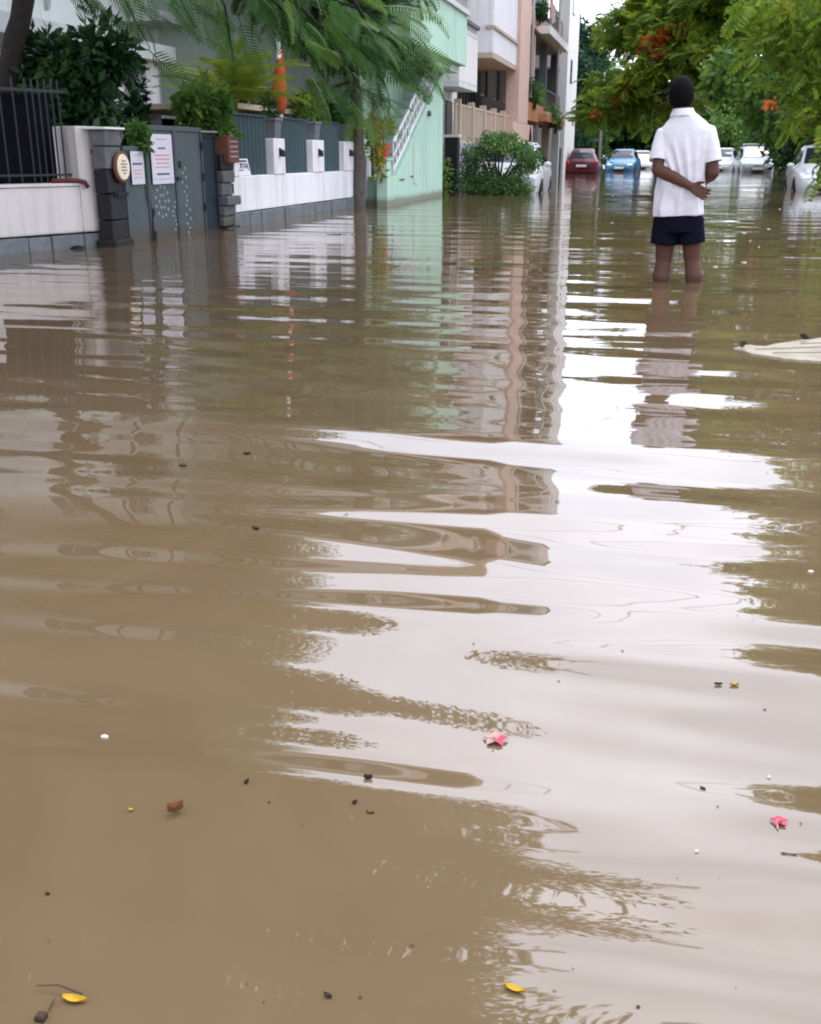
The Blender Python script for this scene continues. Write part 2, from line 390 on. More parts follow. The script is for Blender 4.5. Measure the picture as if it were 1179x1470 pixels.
for u, v, r0, wd, lam, sl in [(565, 915, 0.05, 0.06, 0.045, 0.03), (520, 545, 0.25, 0.22, 0.16, 0.03), (975, 410, 0.35, 0.25, 0.17, 0.012), (270, 775, 0.12, 0.1, 0.08, 0.03), (300, 900, 0.05, 0.05, 0.05, 0.03), (1120, 500, 0.25, 0.2, 0.15, 0.01)]:
    g = on_z(u, v); rings(g[0], g[1], r0, wd, lam, sl)
def sheet(name, xs_, ys_, Z, mat):
    ny, nx = Z.shape
    V = np.stack([np.broadcast_to(xs_, Z.shape), np.broadcast_to(ys_[:, None], Z.shape), Z], -1).reshape(-1, 3)
    idx = np.arange(ny * nx).reshape(ny, nx)
    Q = np.stack([idx[:-1, :-1], idx[:-1, 1:], idx[1:, 1:], idx[1:, :-1]], -1).reshape(-1, 4)
    return np_mesh(name, V, Q, mat, True)
def np_mesh(name, V, Q, mat, smooth=False):
    me = bpy.data.meshes.new(name); k = Q.shape[1]
    me.vertices.add(len(V)); me.vertices.foreach_set('co', np.ascontiguousarray(V, dtype=np.float32).ravel())
    me.loops.add(Q.size); me.loops.foreach_set('vertex_index', np.ascontiguousarray(Q, dtype=np.int32).ravel())
    me.polygons.add(len(Q)); me.polygons.foreach_set('loop_start', np.arange(0, Q.size, k, dtype=np.int32))
    me.polygons.foreach_set('loop_total', np.full(len(Q), k, dtype=np.int32))
    if smooth: me.polygons.foreach_set('use_smooth', np.ones(len(Q), dtype=bool))
    me.materials.append(mat); me.update(calc_edges=True); return me
water = structure(link('water', sheet('water', xs, ys, ZZ, water_mat)))
road_mat = paint('wet_asphalt', (0.05, 0.05, 0.048), 0.9, 0.25, 2.0, 0.5, 60)
road = structure(MB().add([(-1500,-60,-0.30),(1500,-60,-0.30),(1500,1500,-0.30),(-1500,1500,-0.30)], [(0,1,2,3)]).build('road', road_mat, fix=False))
# ================================================================== building helpers
def facade(parent, O, U, N, L, z0, z1, mat, openings=(), t=0.22, name='wall'):
    """one wall with real openings (u0,u1,za,zb): front, back and reveals"""
    O, U, N = Vector(O), Vector(U), Vector(N)
    us = sorted({0.0, L} | {o[0] for o in openings} | {o[1] for o in openings})
    zs = sorted({z0, z1} | {o[2] for o in openings} | {o[3] for o in openings})
    mb = MB()
    def P(u, z, d): return O + U*u + Vector((0,0,z)) - N*d
    for a, b_ in zip(us, us[1:]):
        for c, d in zip(zs, zs[1:]):
            mu_, mz = (a+b_)/2, (c+d)/2
            if any(o[0] < mu_ < o[1] and o[2] < mz < o[3] for o in openings): continue
            mb.add([P(a,c,0),P(b_,c,0),P(b_,d,0),P(a,d,0)], [(0,1,2,3)])
            mb.add([P(a,c,t),P(b_,c,t),P(b_,d,t),P(a,d,t)], [(3,2,1,0)])
    for a, b_, c, d in list(openings) + [(0.0, L, z0, z1)]:
        for p, q in (((a,c),(b_,c)), ((b_,c),(b_,d)), ((b_,d),(a,d)), ((a,d),(a,c))):
            mb.add([P(*p,0), P(*q,0), P(*q,t), P(*p,t)], [(0,1,2,3)])
    return mb.build(name, mat, parent, fix=False)
def window(parent, O, U, N, a, b_, c, d, fmat, pmat, depth=0.10, bars=1, cross=0, fw_=0.05, name='window', sill=None):
    O, U, N = Vector(O), Vector(U), Vector(N)
    f = MB(); e = 0.002
    f.obox(O, U, N, a+e, a+fw_, -depth-.05, -depth, c+e, d-e); f.obox(O, U, N, b_-fw_, b_-e, -depth-.05, -depth, c+e, d-e)
    f.obox(O, U, N, a+fw_, b_-fw_, -depth-.05, -depth, c+e, c+fw_); f.obox(O, U, N, a+fw_, b_-fw_, -depth-.05, -depth, d-fw_, d-e)
    for i in range(bars):
        x = a + (b_-a)*(i+1)/(bars+1); f.obox(O, U, N, x-fw_*.4, x+fw_*.4, -depth-.045, -depth-.005, c+fw_, d-fw_)
    for i in range(cross):
        z = c + (d-c)*(i+1)/(cross+1); f.obox(O, U, N, a+fw_, b_-fw_, -depth-.042, -depth-.008, z-fw_*.3, z+fw_*.3)
    w = f.build(name, fmat, parent)
    MB().obox(O, U, N, a+fw_*.5, b_-fw_*.5, -depth-.035, -depth-.028, c+fw_*.5, d-fw_*.5).build('pane', pmat, w)
    if sill: MB().obox(O, U, N, a-.06, b_+.06, 0.002, 0.07, c-.06, c-.004).build('sill', sill, w)
    return w
XP, YM = (1,0,0), (0,-1,0)        # walls that face the street, walls that face down the street to the photographer
def boxpart(parent, name, mat, *b6, bevel=0): return MB().box(*b6).build(name, mat, parent, bevel=bevel)

# ================================================================== cream wall with railing (nearest on the left)
cwU = Vector((0.36, 0.933, 0)).normalized(); cwN = Vector((cwU.y, -cwU.x, 0))
cwO = Vector((-5.66, 10.27, 0)) - cwU * 4.6
cw = thing('compound_wall', cwO, 'low cream compound wall with black bar railing beside the slate gate', 'wall')
LW = 4.6
MB().obox(cwO, cwU, cwN, 0, LW-.30, -0.20, 0, 0.15, 0.60).build('wall', cream_wall, cw, bevel=.012)
MB().obox(cwO, cwU, cwN, LW-.30, LW, -0.34, 0.012, 0.15, 1.17).build('pillar', cream_wall, cw, bevel=.014)
MB().obox(cwO, cwU, cwN, 0, LW-.302, -0.215, 0.02, 0.602, 0.632).build('coping', cream_wall, cw, bevel=.006)
MB().obox(cwO, cwU, cwN, LW-1.62, LW-1.34, -0.26, -0.03, 0.633, 0.93).build('post', cream_wall, cw, bevel=.015)
u = 0.0; k = 0
while u < LW:                                          # plinth of single stones
    w_ = random.uniform(.26, .46); w_ = min(w_, LW - u)
    if w_ > .05:
        MB().obox(cwO, cwU, cwN, u+.006, u+w_-.006, -0.18, random.uniform(.012, .035), -0.30, random.uniform(.128, .142)).build('stone', stone_grey, cw, bevel=.012)
    u += w_
rb = MB(); rb.obox(cwO, cwU, cwN, 0, LW-.31, -.112, -.088, 1.47, 1.50); rb.build('rail', rail_metal, cw)
rb = MB(); rb.obox(cwO, cwU, cwN, 0, LW-.31, -.112, -.088, .70, .72); rb.build('rail', rail_metal, cw)
bar_me = None
u = 0.08
while u < LW - .33:
    p = cwO + cwU*u - cwN*.1
    if bar_me is None: bar_me = MB().tube([(0,0,.634),(0,0,1.57),(0,0,1.60)], [.009,.009,.002], 6).mesh('bar', rail_metal)
    o = link('bar', bar_me, cw); o.location = p
    u += 0.145 if u < LW - .8 else 0.075
MB().obox(cwO, cwU, cwN, 0, LW-.35, -.30, -.275, .0, 1.46).build('garden_shade_sheet', interior, cw)  # near-black sheet stands in for the shade of the garden behind the bars
pp = [cwO + cwU*(LW-.62) - cwN*.02 + Vector((0,0,.655)), cwO + cwU*(LW-.34) + cwN*.035 + Vector((0,0,.655)), cwO + cwU*(LW-.27) + cwN*.05 + Vector((0,0,.64)), cwO + cwU*(LW-.245) + cwN*.06 + Vector((0,0,.585))]
MB().tube(pp, .022, 10).build('drain_pipe', maroon, cw, smooth=True)
hb = MB(); c0 = cwO + cwU*(LW-.11) + cwN*.013 + Vector((0,0,.93)); hb.tube([c0, c0+cwN*.03], .028, 8); hb.tube([c0+cwN*.03, c0+cwN*.05+Vector((0,0,-.05))], .012, 8)
hb.build('gate_hook', rail_metal, cw)
rock_i = 0
for (u, v, s, mt, lab) in [(62, 352, .15, stone_dark, 'dark wet boulder at the foot of the cream wall'), (30, 358, .09, stone_mid, 'grey rubble stone at the end of the cream wall'), (112, 357, .06, stone_dark, 'small black stone below the cream pillar'), (12, 352, .11, rust_brown, 'brown broken brick lump against the cream wall plinth')]:
    g = on_z(u, v); mb = MB(); rs = np.random.default_rng(rock_i + 3)
    rings_ = []
    for i in range(6):
        ph = -1.2 + 2.5 * i / 5; r_ = max(.12, math.cos(ph)); rings_.append([(g[0] + s*1.5*r_*math.cos(a)*rs.uniform(.8,1.15), g[1] + s*r_*math.sin(a)*rs.uniform(.8,1.15), s*.55*math.sin(ph)) for a in np.linspace(0, 6.283, 10)[:-1]])
    tag(mb.loft(rings_).build('stone', mt, None, smooth=True), lab, 'stone'); rock_i += 1

# ================================================================== gate pillar with plaque
GX = -5.5
yA, yB = y_at(163, GX, 340), y_at(184, GX, 340)
gp = thing('gate_pillar', (GX-.2, (yA+yB)/2, -.3), 'black granite gate pillar carrying a round cream plaque', 'gate pillar')
zz = -.30
for k in range(6):
    h = [.30, .26, .26, .24, .22, .16][k]
    MB().box(GX-.16, GX+random.uniform(-.012,.012), yA-random.uniform(0,.012), yB+random.uniform(0,.01), zz+.004, zz+h-.004).build('stone_block', stone_dark if k < 4 else stone_mid, gp, bevel=.012); zz += h
MB().box(GX-.20, GX+.04, yA-.06, yB+.04, zz, zz+.022).build('coping', offwhite, gp, bevel=.004)
MB().box(GX-.18, GX+.05, yA-.05, yB+.03, -.30, .07).build('base', stone_dark, gp, bevel=.02)
pc = on_x(173, 240, GX+.03)
pq = MB().lathe((GX+.016, pc[1]+.02, pc[2]), [(.155,0),(.155,.022),(.14,.03)], 28, 'x').build('plaque', rust_brown, gp, smooth=False)
MB().lathe((GX+.047, pc[1]+.02, pc[2]), [(.128,0),(.122,.008)], 28, 'x').build('plaque_face', plaque_cream, pq)
for k in range(5):
    z_ = pc[2] + .06 - .03*k; w_ = [.04,.07,.05,.06,.03][k]
    MB().box(GX+.056, GX+.058, pc[1]+.02-w_, pc[1]+.02+w_, z_-.005, z_+.005).build('inscription', rust_brown, pq)
MB().box(GX-.05, GX+.06, yA+.06, yB-.02, .50, .535).build('ledge', stone_dark, gp, bevel=.006)

# ================================================================== slate gate: narrow leaf, two wide leaves
y0, y1, y2, y3 = yB+.012, y_at(210, GX), y_at(251, GX), y_at(290, GX)
wk = thing('wicket_gate', (GX, (y0+y1)/2, 0), 'narrow slate wicket gate leaf next to the granite pillar', 'gate')
def gate_leaf(parent, ya, yb, z1, mat):
    MB().box(GX-.03, GX-.008, ya+.03, yb-.03, -.10, z1-.03).build('sheet', mat, parent)
    fr = MB(); fr.box(GX-.04, GX+.012, ya+.005, ya+.032, -.12, z1); fr.box(GX-.04, GX+.012, yb-.032, yb-.005, -.12, z1)
    fr.box(GX-.04, GX+.012, ya+.032, yb-.032, z1-.045, z1); fr.box(GX-.04, GX+.010, ya+.032, yb-.032, -.12, -.08)
    fr.build('frame', mat, parent, bevel=.004)
gate_leaf(wk, y0, y1, .985, gate_paint)
def notice(name, ya, yb, za, zb, label, lines):
    t = thing(name, (GX, (ya+yb)/2, za), label, 'notice')
    MB().box(GX+.014, GX+.017, ya, yb, za, zb).build('sheet_of_paper', paper, t)
    for fz, wl_, hgt, mt in lines:
        c = (ya+yb)/2; w_ = (yb-ya)*wl_/2
        nseg = max(3, int(w_*2/.05)); ed = np.linspace(c-w_, c+w_, nseg+1)
        mb = MB()
        for a, b_ in zip(ed, ed[1:]): mb.box(GX+.0175, GX+.0182, a+.004, b_-.004, za+(zb-za)*fz-hgt/2, za+(zb-za)*fz+hgt/2)
        mb.build('print_line', mt, t)
p1, p2 = on_x(182, 217, GX), on_x(206, 264, GX)
notice('paper_notice', p1[1]+.03, p2[1], p2[2], p1[2], 'small white paper notice on the narrow wicket gate', [(.88,.6,.012,ink_grey),(.62,.8,.02,ink_dark),(.42,.7,.01,ink_grey),(.32,.6,.01,ink_red),(.2,.65,.01,ink_grey)])
sg = thing('sliding_gate', (GX, (y1+y3)/2, 0), 'tall slate steel double gate with pressed flower pattern', 'gate')
zg = 1.205
for ya, yb in ((y1+.004, y2-.004), (y2+.004, y3)):
    lf = MB().box(GX-.03, GX-.008, ya+.03, yb-.03, -.10, zg-.03).build('leaf', gate_paint, sg)
    fr = MB(); fr.box(GX-.04, GX+.012, ya, ya+.032, -.12, zg); fr.box(GX-.04, GX+.012, yb-.032, yb, -.12, zg)
    fr.box(GX-.04, GX+.012, ya+.032, yb-.032, zg-.05, zg); fr.box(GX-.04, GX+.010, ya+.032, yb-.032, -.12, -.08)
    fr.build('frame', gate_paint, lf, bevel=.004)
stud = paint('worn_bright_steel', (0.20, 0.24, 0.25), 0.4, 0.2, 20)
mb = MB(); rs = np.random.default_rng(4)
fc = (y1*.55+y2*.45, .40)
for k in range(11):                                    # flower of pressed petals on the left leaf, sprays on the right leaf
    a = 6.283*k/11; r_ = .165
    mb.lathe((GX-.0075, fc[0]+r_*math.cos(a), fc[1]+r_*math.sin(a)), [(.022,0),(.014,.008)], 7, 'x')
for k in range(6):
    a = 6.283*k/6; mb.lathe((GX-.0075, fc[0]+.075*math.cos(a), fc[1]+.075*math.sin(a)), [(.02,0),(.012,.008)], 7, 'x')
for k in range(15):
    a = k*.42; yy = y2+.20+.085*math.sin(a)*(1 if k % 2 else -.3); mb.lathe((GX-.0075, yy+.05, .02+.052*k), [(.019,0),(.012,.008)], 7, 'x')
for k in range(7):
    mb.lathe((GX-.0075, y2-.10+.04*math.sin(k*1.3), .08+.05*k), [(.017,0),(.01,.008)], 7, 'x')
stuff(mb.build('flower_pattern', stud, sg))
MB().box(GX+.012, GX+.04, y2-.03, y2+.05, .62, .66).build('latch', rail_metal, sg, bevel=.004)
MB().box(GX+.012, GX+.035, y2+.05, y2+.085, .75, .83).build('lock', rail_metal, sg, bevel=.004)
for hy, hz in ((y1+.03, .25), (y1+.03, .95), (y3-.03, .25), (y3-.03, .60), (y3-.03, .95)): MB().tube([(GX+.02, hy, hz), (GX+.02, hy, hz+.09)], .014, 8).build('hinge', rail_metal, sg)
MB().tube([(GX+.02, y1+.04, -.05), (GX+.02, y1+.04, .1)], .016, 8).build('drop_bolt', rail_metal, sg)
p1, p2 = on_x(212, 192, GX), on_x(248, 263, GX)
notice('paper_notice', p1[1], p2[1], p2[2], p1[2], 'large white paper notice with red lines on the slate double gate', [(.9,.5,.014,ink_grey),(.72,.35,.018,ink_dark),(.58,.7,.012,ink_red),(.5,.7,.012,ink_red),(.42,.6,.012,ink_red),(.34,.7,.01,ink_red),(.2,.6,.022,ink_dark),(.1,.8,.01,ink_grey)])
# side panel with the gap's shadow put into its colour; stepped stone pillar
y4, y5 = y_at(316, GX), y_at(335, GX)
dp = thing('side_gate', (GX-.06, (y3+y4)/2, 0), 'plain near black side gate panel between slate gate and stone pillar', 'gate')
MB().box(GX-.09, GX-.065, y3+.04, y4-.02, -.12, 1.10).build('sheet', gate_dark, dp)
fr = MB(); fr.box(GX-.1, GX-.05, y3+.006, y3+.04, -.12, 1.13); fr.box(GX-.1, GX-.05, y4-.04, y4-.004, -.12, 1.13); fr.box(GX-.1, GX-.05, y3+.04, y4-.04, 1.10, 1.13)
fr.build('frame', gate_dark, dp, bevel=.004)
MB().tube([(GX-.03, y3+.01, 1.165), (GX-.03, y4, 1.165)], .012, 8).build('top_rod', grey_metal, dp)
sp = thing('gate_pillar', (GX-.15, (y4+y5)/2, -.3), 'stepped grey stone gate pillar with a brown nameplate box', 'gate pillar')
zz = -.3
for k, (h, dx, dy) in enumerate([(.32,.05,.05),(.13,.0,.0),(.13,.02,-.02),(.12,.075,.04),(.16,.0,.0),(.15,.025,-.02),(.20,.01,.0)]):
    MB().box(GX-.36, GX+dx, y4+.005, y5-.03+dy, zz+.003, zz+h-.003).build('stone_block', [stone_dark,stone_mid,stone_mid,stone_mid,stone_mid,stone_mid,stone_dark][k], sp, bevel=.015); zz += h
nb = MB().box(GX-.12, GX+.075, y4+.10, y5+.02, .80, 1.13).build('nameplate_box', rust_brown, sp, bevel=.01)
for k in range(4): MB().box(GX+.076, GX+.079, y4+.16, y5-.04, .87+.06*k, .885+.06*k).build('nameplate_line', ink_grey, nb)

# ================================================================== white wall with corrugated panels
WX = -5.5
wy0, wy1 = y_at(335, WX, 320)+.01, y_at(509, WX, 290)
ww = thing('compound_wall', (WX, wy0, -.3), 'white compound wall with teal corrugated sheets between its pillars', 'wall')
MB().box(WX-.18, WX, wy0, wy1, .175, .63).build('wall', white_wall, ww, bevel=.01)
y = wy0
while y < wy1 - .05:
    L_ = min(random.uniform(.3, .55), wy1 - y)
    MB().box(WX-.17, WX+random.uniform(.012,.03), y+.006, y+L_-.006, -.3, random.uniform(.155,.168)).build('stone', stone_grey, ww, bevel=.012); y += L_
pil = []
for ua, ub in ((334, 341), (392, 408), (448, 464), (493, 508)):
    a, b_ = y_at(ua, WX, 225), y_at(ub, WX, 225); a = max(a, wy0+.002); b_ = min(b_, wy1-.002); pil.append((a, b_))
    z1 = 1.12 if ua > 340 else .90
    MB().box(WX-.24, WX+.012, a, b_, .632, z1).build('pillar', white_wall, ww, bevel=.01)
for i, ((a0, a1), (b0, b1)) in enumerate(zip(pil, pil[1:])):
    mb = MB(); L_ = b0 - a1; nn = int(L_ / .036); zt = 1.40
    pts = [(a1 + L_*j/(nn), -.10 + (.017 if (j//2) % 2 else -.017)) for j in range(nn+1)]
    for (q0, d0), (q1, d1) in zip(pts, pts[1:]): mb.add([(WX+d0,q0,.634),(WX+d1,q1,.634),(WX+d1,q1,zt),(WX+d0,q0,zt)], [(0,1,2,3)])
    mb.build('corrugated_sheet', teal_sheet, ww, fix=False)
    MB().box(WX-.15, WX-.06, a1+.003, b0-.003, zt, zt+.02).build('sheet_cap', teal_sheet, ww)
for (a, b_) in pil[1:]:
    c = (a+b_)/2; lm = MB().box(WX+.013, WX+.035, c-.03, c+.03, .88, .99).build('wall_lamp', rail_metal, ww, bevel=.004)
    MB().lathe((WX+.06, c, .87), [(.028,0),(.036,.03),(.03,.09),(.012,.10)], 10).build('lamp_shade', rail_metal, lm, smooth=True)
pot_spots = []
for i, ((a, b_), lab) in enumerate(zip(pil[1:], ['grey tapered planter on the white pillar closest to the gates', 'grey tapered planter on the middle white wall pillar', 'grey tapered planter on the white pillar beside the street tree'])):
    c = (a+b_)/2; pot_spots.append((WX-.11, c))
    t = thing('planter', (WX-.11, c, 1.12), lab, 'planter', 'planters on the white wall pillars')
    MB().loft([[(WX-.11+sx_*w_, c+sy*w_*1.15, z_) for sx_, sy in ((-1,-1),(1,-1),(1,1),(-1,1))] for w_, z_ in ((.095,1.121),(.125,1.36),(.14,1.36),(.14,1.395),(.118,1.395),(.115,1.35))]).build('pot', pot_grey, t, bevel=.006)
    MB().lathe((WX-.11, c, 1.345), [(.11,0),(.10,.012)], 12).build('soil', bark_dark, t)
# board with black lettering strokes leaning on the wall
bd = thing('sign_board', (WX-.04, 13.8, .63), 'small white board with black painted strokes leaning on the white wall', 'sign')
q1, q2 = on_x(342, 228, WX+.02), on_x(362, 256, WX+.02)
lean = .12
def bpt(fy, fz, d=0.0): return (WX-.022-.045*fz+d, q1[1]+.03+(q2[1]-q1[1])*fy + .12*fz*0, .636+(q1[2]-.636)*fz)
MB().add([bpt(0,0), bpt(1,0), bpt(1,1), bpt(0,1), bpt(0,0,.012), bpt(1,0,.012), bpt(1,1,.012), bpt(0,1,.012)], [(0,3,2,1),(4,5,6,7),(0,1,5,4),(1,2,6,5),(2,3,7,6),(3,0,4,7)]).build('board', white_metal, bd)
for (a0, a1, z0, z1) in [(.08,.9,.80,.92),(.08,.22,.42,.74),(.3,.42,.42,.74),(.3,.6,.66,.74),(.5,.6,.42,.74),(.68,.78,.42,.74),(.68,.92,.50,.58),(.84,.92,.3,.74),(.1,.5,.28,.35)]:
    MB().add([bpt(a0,z0,.0135), bpt(a1,z0,.0135), bpt(a1,z1,.0135), bpt(a0,z1,.0135)], [(0,1,2,3)]).build('painted_stroke', ink_dark, bd, fix=False)

# ================================================================== lilac gate and mint stair
lx = -5.4
lg = thing('side_gate', (lx, 20.1, 0), 'lilac sheet steel gate between the street tree and the mint stair', 'gate')
ga, gb = y_at(534, lx), y_at(553, lx)
MB().box(lx-.02, lx, ga+.05, gb-.05, .06, .86).build('sheet', lilac, lg)
MB().box(lx-.04, lx+.02, ga, ga+.05, -.3, .98).build('gate_post', rail_metal, lg); MB().box(lx-.04, lx+.02, gb-.05, gb, -.3, .98).build('gate_post', rail_metal, lg)
MB().box(lx+.001, lx+.02, ga+.05, gb-.05, .10, .13).build('crossbar', lilac, lg)
hb = MB(); hb.box(lx+.001, lx+.03, gb-.28, gb-.25, .46, .66); hb.box(lx+.001, lx+.03, gb-.25, gb-.15, .63, .66); hb.build('handle', rail_metal, lg)
MB().box(lx-.30, lx-.02, y_at(524, lx)+.02, ga-.006, -.3, .80).build('gate_pier', white_wall, lg, bevel=.01)
MX = -5.0
st = thing('stair', (MX, 22, -.3), 'mint green outside stair with white railing on the mint house', 'stair')
sy0, sy1 = y_at(559, MX, 280), y_at(636, MX, 270)
MB().prism([(sy0+.02,-.3),(sy1,-.3),(sy1,2.62),(sy1-.28,2.55),(sy0+.62,.52),(sy0+.02,.52)], 'x', MX-.75, MX).build('stair_wall', mint_wall, st, bevel=.012)
nst = 11
for k in range(nst):
    ya = sy0+.62+(sy1-.9-sy0)*k/nst; za = .52+2.03*k/nst
    MB().box(MX-.70, MX-.12, ya, ya+.30, za+.02, za+.17).build('step', mint_pale, st)
MB().box(MX-.18, MX+.03, sy0-.28, sy0+.015, -.3, .80).build('pier', mint_wall, st, bevel=.012)
MB().box(MX-.20, MX+.05, sy0-.30, sy0+.035, .801, .84).build('pier_cap', mint_pale, st, bevel=.006)
ra, rbb = Vector((MX-.06, sy0+.50, .62)), Vector((MX-.06, sy1-.32, 2.60))
rl = thing('railing', (MX-.06, sy0+.5, .5), 'white lattice handrail climbing the mint stair', 'railing')
for dz in (0.0, .50): MB().tube([ra+Vector((0,0,dz)), rbb+Vector((0,0,dz))], .030, 8).build('handrail', white_metal, rl)
MB().tube([ra+Vector((0,0,.25)), rbb+Vector((0,0,.25))], .016, 8).build('handrail', white_metal, rl)
for k in range(17):
    q = ra.lerp(rbb, k/16); MB().tube([q+Vector((0,0,-.06)), q+Vector((0,0,.50))], .016, 6).build('baluster', white_metal, rl)
for k in range(16):
    q = ra.lerp(rbb, k/16); q2_ = ra.lerp(rbb, (k+1)/16); MB().tube([q+Vector((0,0,.50)), q2_+Vector((0,0,.0))], .010, 6).build('lattice_bar', white_metal, rl)
boxpart(st, 'recess_panel', mint_pale, MX+.001, MX+.02, sy0+2.0, sy0+2.35, .35, 1.15)
for z_ in (.45,): 
    boxpart(st, 'wall_slot', dark_grey, MX+.001, MX+.012, sy0+.75, sy0+1.15, .43, .46); boxpart(st, 'wall_slot', dark_grey, MX+.001, MX+.012, sy0+1.75, sy0+2.2, .47, .50)
MB().lathe((MX+.012, y_at(615, MX, 165), 1.72), [(.06,0),(.06,.05),(.03,.06)], 10, 'x').build('wall_lamp', dark_grey, st)
# red pot on the pier
pc = (MX-.07, sy0-.13, .841)
rp_ = thing('flower_pot', pc, 'red terracotta flower pot on the mint pier', 'flower pot')
MB().lathe(pc, [(.075,0),(.115,.20),(.13,.20),(.13,.245),(.112,.245),(.108,.215)], 20).build('pot', terracotta, rp_, smooth=False)
# ================================================================== mint house
HX = -5.62
mh = thing('house', (HX-3, 21.5, -.3), 'mint and white two storey house above the outside stair', 'house')
hy0, hy1 = 19.4, sy1 + .02
facade(mh, (HX, hy0, 0), (0,1,0), XP, hy1-hy0, -.3, 2.75, mint_wall, [(1.2, 2.1, .4, 2.1)])
window(mh, (HX, hy0, 0), (0,1,0), XP, 1.2, 2.1, .4, 2.1, white_metal, pane)
facade(mh, (HX-.22, hy0, 0), (-1,0,0), YM, 5.6, -.3, 6.2, mint_pale, [(1.2, 2.4, 1.0, 2.1), (1.2, 2.4, 4.1, 5.4)])
for z0 in (1.0, 4.1): window(mh, (HX-.22, hy0, 0), (-1,0,0), YM, 1.2, 2.4, z0, z0+(1.1 if z0 < 2 else 1.3), white_metal, pane, sill=offwhite)
MB().box(-4.62, -4.50, hy0-.1, hy1+.06, 2.75, 3.76).build('balcony_parapet', mint_wall, mh, bevel=.01)
MB().box(HX-.1, -4.62, hy0-.1, hy0+.02, 2.75, 3.76).build('balcony_parapet', mint_wall, mh)
MB().box(HX-.1, -4.62, hy1-.06, hy1+.06, 2.75, 3.76).build('balcony_parapet', mint_wall, mh)
MB().box(HX-.05, -4.64, hy0+.03, hy1-.07, 2.60, 2.749).build('balcony_floor', mint_pale, mh)
MB().box(HX-.05, -4.44, hy0-.16, hy1+.12, 3.762, 3.86).build('ledge', pale_grey, mh, bevel=.01)
facade(mh, (-5.15, hy0, 0), (0,1,0), XP, hy1-hy0, 3.862, 6.2, offwhite, [(.5, 1.3, 4.2, 5.9), (2.0, 2.6, 4.4, 5.7), (hy1-hy0-1.15, hy1-hy0-.35, 4.2, 5.8)])
for a, b_, c, d in ((.5, 1.3, 4.2, 5.9), (2.0, 2.6, 4.4, 5.7), (hy1-hy0-1.15, hy1-hy0-.35, 4.2, 5.8)):
    window(mh, (-5.15, hy0, 0), (0,1,0), XP, a, b_, c, d, grey_metal, pane, .14)
facade(mh, (-5.15-.22, hy1-.001, 0), (-1,0,0), (0,1,0), 5.8, -.3, 6.2, mint_pale)
MB().box(-11.2, -11.0, hy0+.22, hy1-.24, -.3, 6.2).build('wall', mint_pale, mh)
MB().box(-11.4, -4.6, hy0-.3, hy1+.2, 6.202, 6.38).build('roof', roof_grey, mh)
MB().box(-11.3, -4.7, hy0-.2, hy0-.05, 6.382, 6.9).build('roof_parapet', offwhite, mh); MB().box(-4.85, -4.7, hy0-.049, hy1+.1, 6.382, 6.9).build('roof_parapet', offwhite, mh)
# ================================================================== white house with box balcony
DX = -5.55
wh = thing('house', (DX-3, 27, -.3), 'white house with box balcony and red tiled awning next to the mint house', 'house')
dy0, dy1 = 24.4, 29.2
facade(wh, (DX, dy0, 0), (0,1,0), XP, dy1-dy0, -.3, 7.2, offwhite, [(.9,1.7,3.0,4.6), (3.2,4.2,.9,2.2), (.8,1.8,.5,2.2), (3.3,4.3,5.3,6.4), (1.0,2.2,5.4,6.6)])
for o in [(.9,1.7,3.0,4.6), (3.2,4.2,.9,2.2), (.8,1.8,.5,2.2), (3.3,4.3,5.3,6.4), (1.0,2.2,5.4,6.6)]: window(wh, (DX, dy0, 0), (0,1,0), XP, *o, grey_metal, pane, .13)
facade(wh, (DX-.22, dy0, 0), (-1,0,0), YM, 5.4, -.3, 7.2, offwhite, [(.8,1.9,3.2,4.5)])
window(wh, (DX-.22, dy0, 0), (-1,0,0), YM, .8, 1.9, 3.2, 4.5, grey_metal, pane)
facade(wh, (DX-.22, dy1, 0), (-1,0,0), (0,1,0), 5.4, -.3, 7.2, offwhite)
MB().box(-11.4, -11.17, dy0, dy1, -.3, 7.2).build('wall', offwhite, wh)
by0, by1, bx = y_at(660, -4.9, 110), y_at(686, -4.9, 110), -4.9
bal = MB().box(DX+.004, bx, by0, by0+.10, 2.55, 3.62).build('balcony', offwhite, wh)
MB().box(bx-.10, bx, by0+.10, by1, 2.55, 3.62).build('parapet', offwhite, bal, bevel=.01); MB().box(DX+.004, bx-.10, by1-.1, by1, 2.55, 3.62).build('parapet', offwhite, bal)
MB().box(DX+.004, bx-.002, by0+.002, by1-.002, 2.42, 2.548).build('floor_slab', pale_grey, bal)
cb = MB(); cb.box(DX+.006, bx+.05, by0-.05, by0+.07, 3.86, 3.94); cb.box(bx-.07, bx+.05, by0+.07, by1+.03, 3.86, 3.94); cb.build('coping', dark_grey, bal)
for k in range(12):
    yy = by0+.06+(by1-by0-.12)*k/11; MB().lathe((bx-.05, yy, 3.622), [(.03,0),(.045,.06),(.022,.14),(.04,.22),(.04,.236)], 8).build('baluster', white_wall, bal, smooth=True)
for k in range(4):
    xx = DX+.1+(bx-.16-DX)*k/3; MB().lathe((xx, by0+.03, 3.622), [(.03,0),(.045,.06),(.022,.14),(.04,.22),(.04,.236)], 8).build('baluster', white_wall, bal, smooth=True)
by = MB().box(DX+.003, bx-.25, by0+.5, by1-.1, 3.96, 4.72).build('window_bay', white_wall, wh)
for k in range(6): MB().box(bx-.252, bx-.235, by0+.6+.28*k, by0+.72+.28*k, 4.02, 4.64).build('shutter_slat', pale_grey, by)
MB().prism([(DX+.004,5.35),(bx+.25,4.80),(bx+.25,4.90),(DX+.004,5.47)], 'y', by0-.6, by1+.3).build('sunshade', roof_grey, wh)
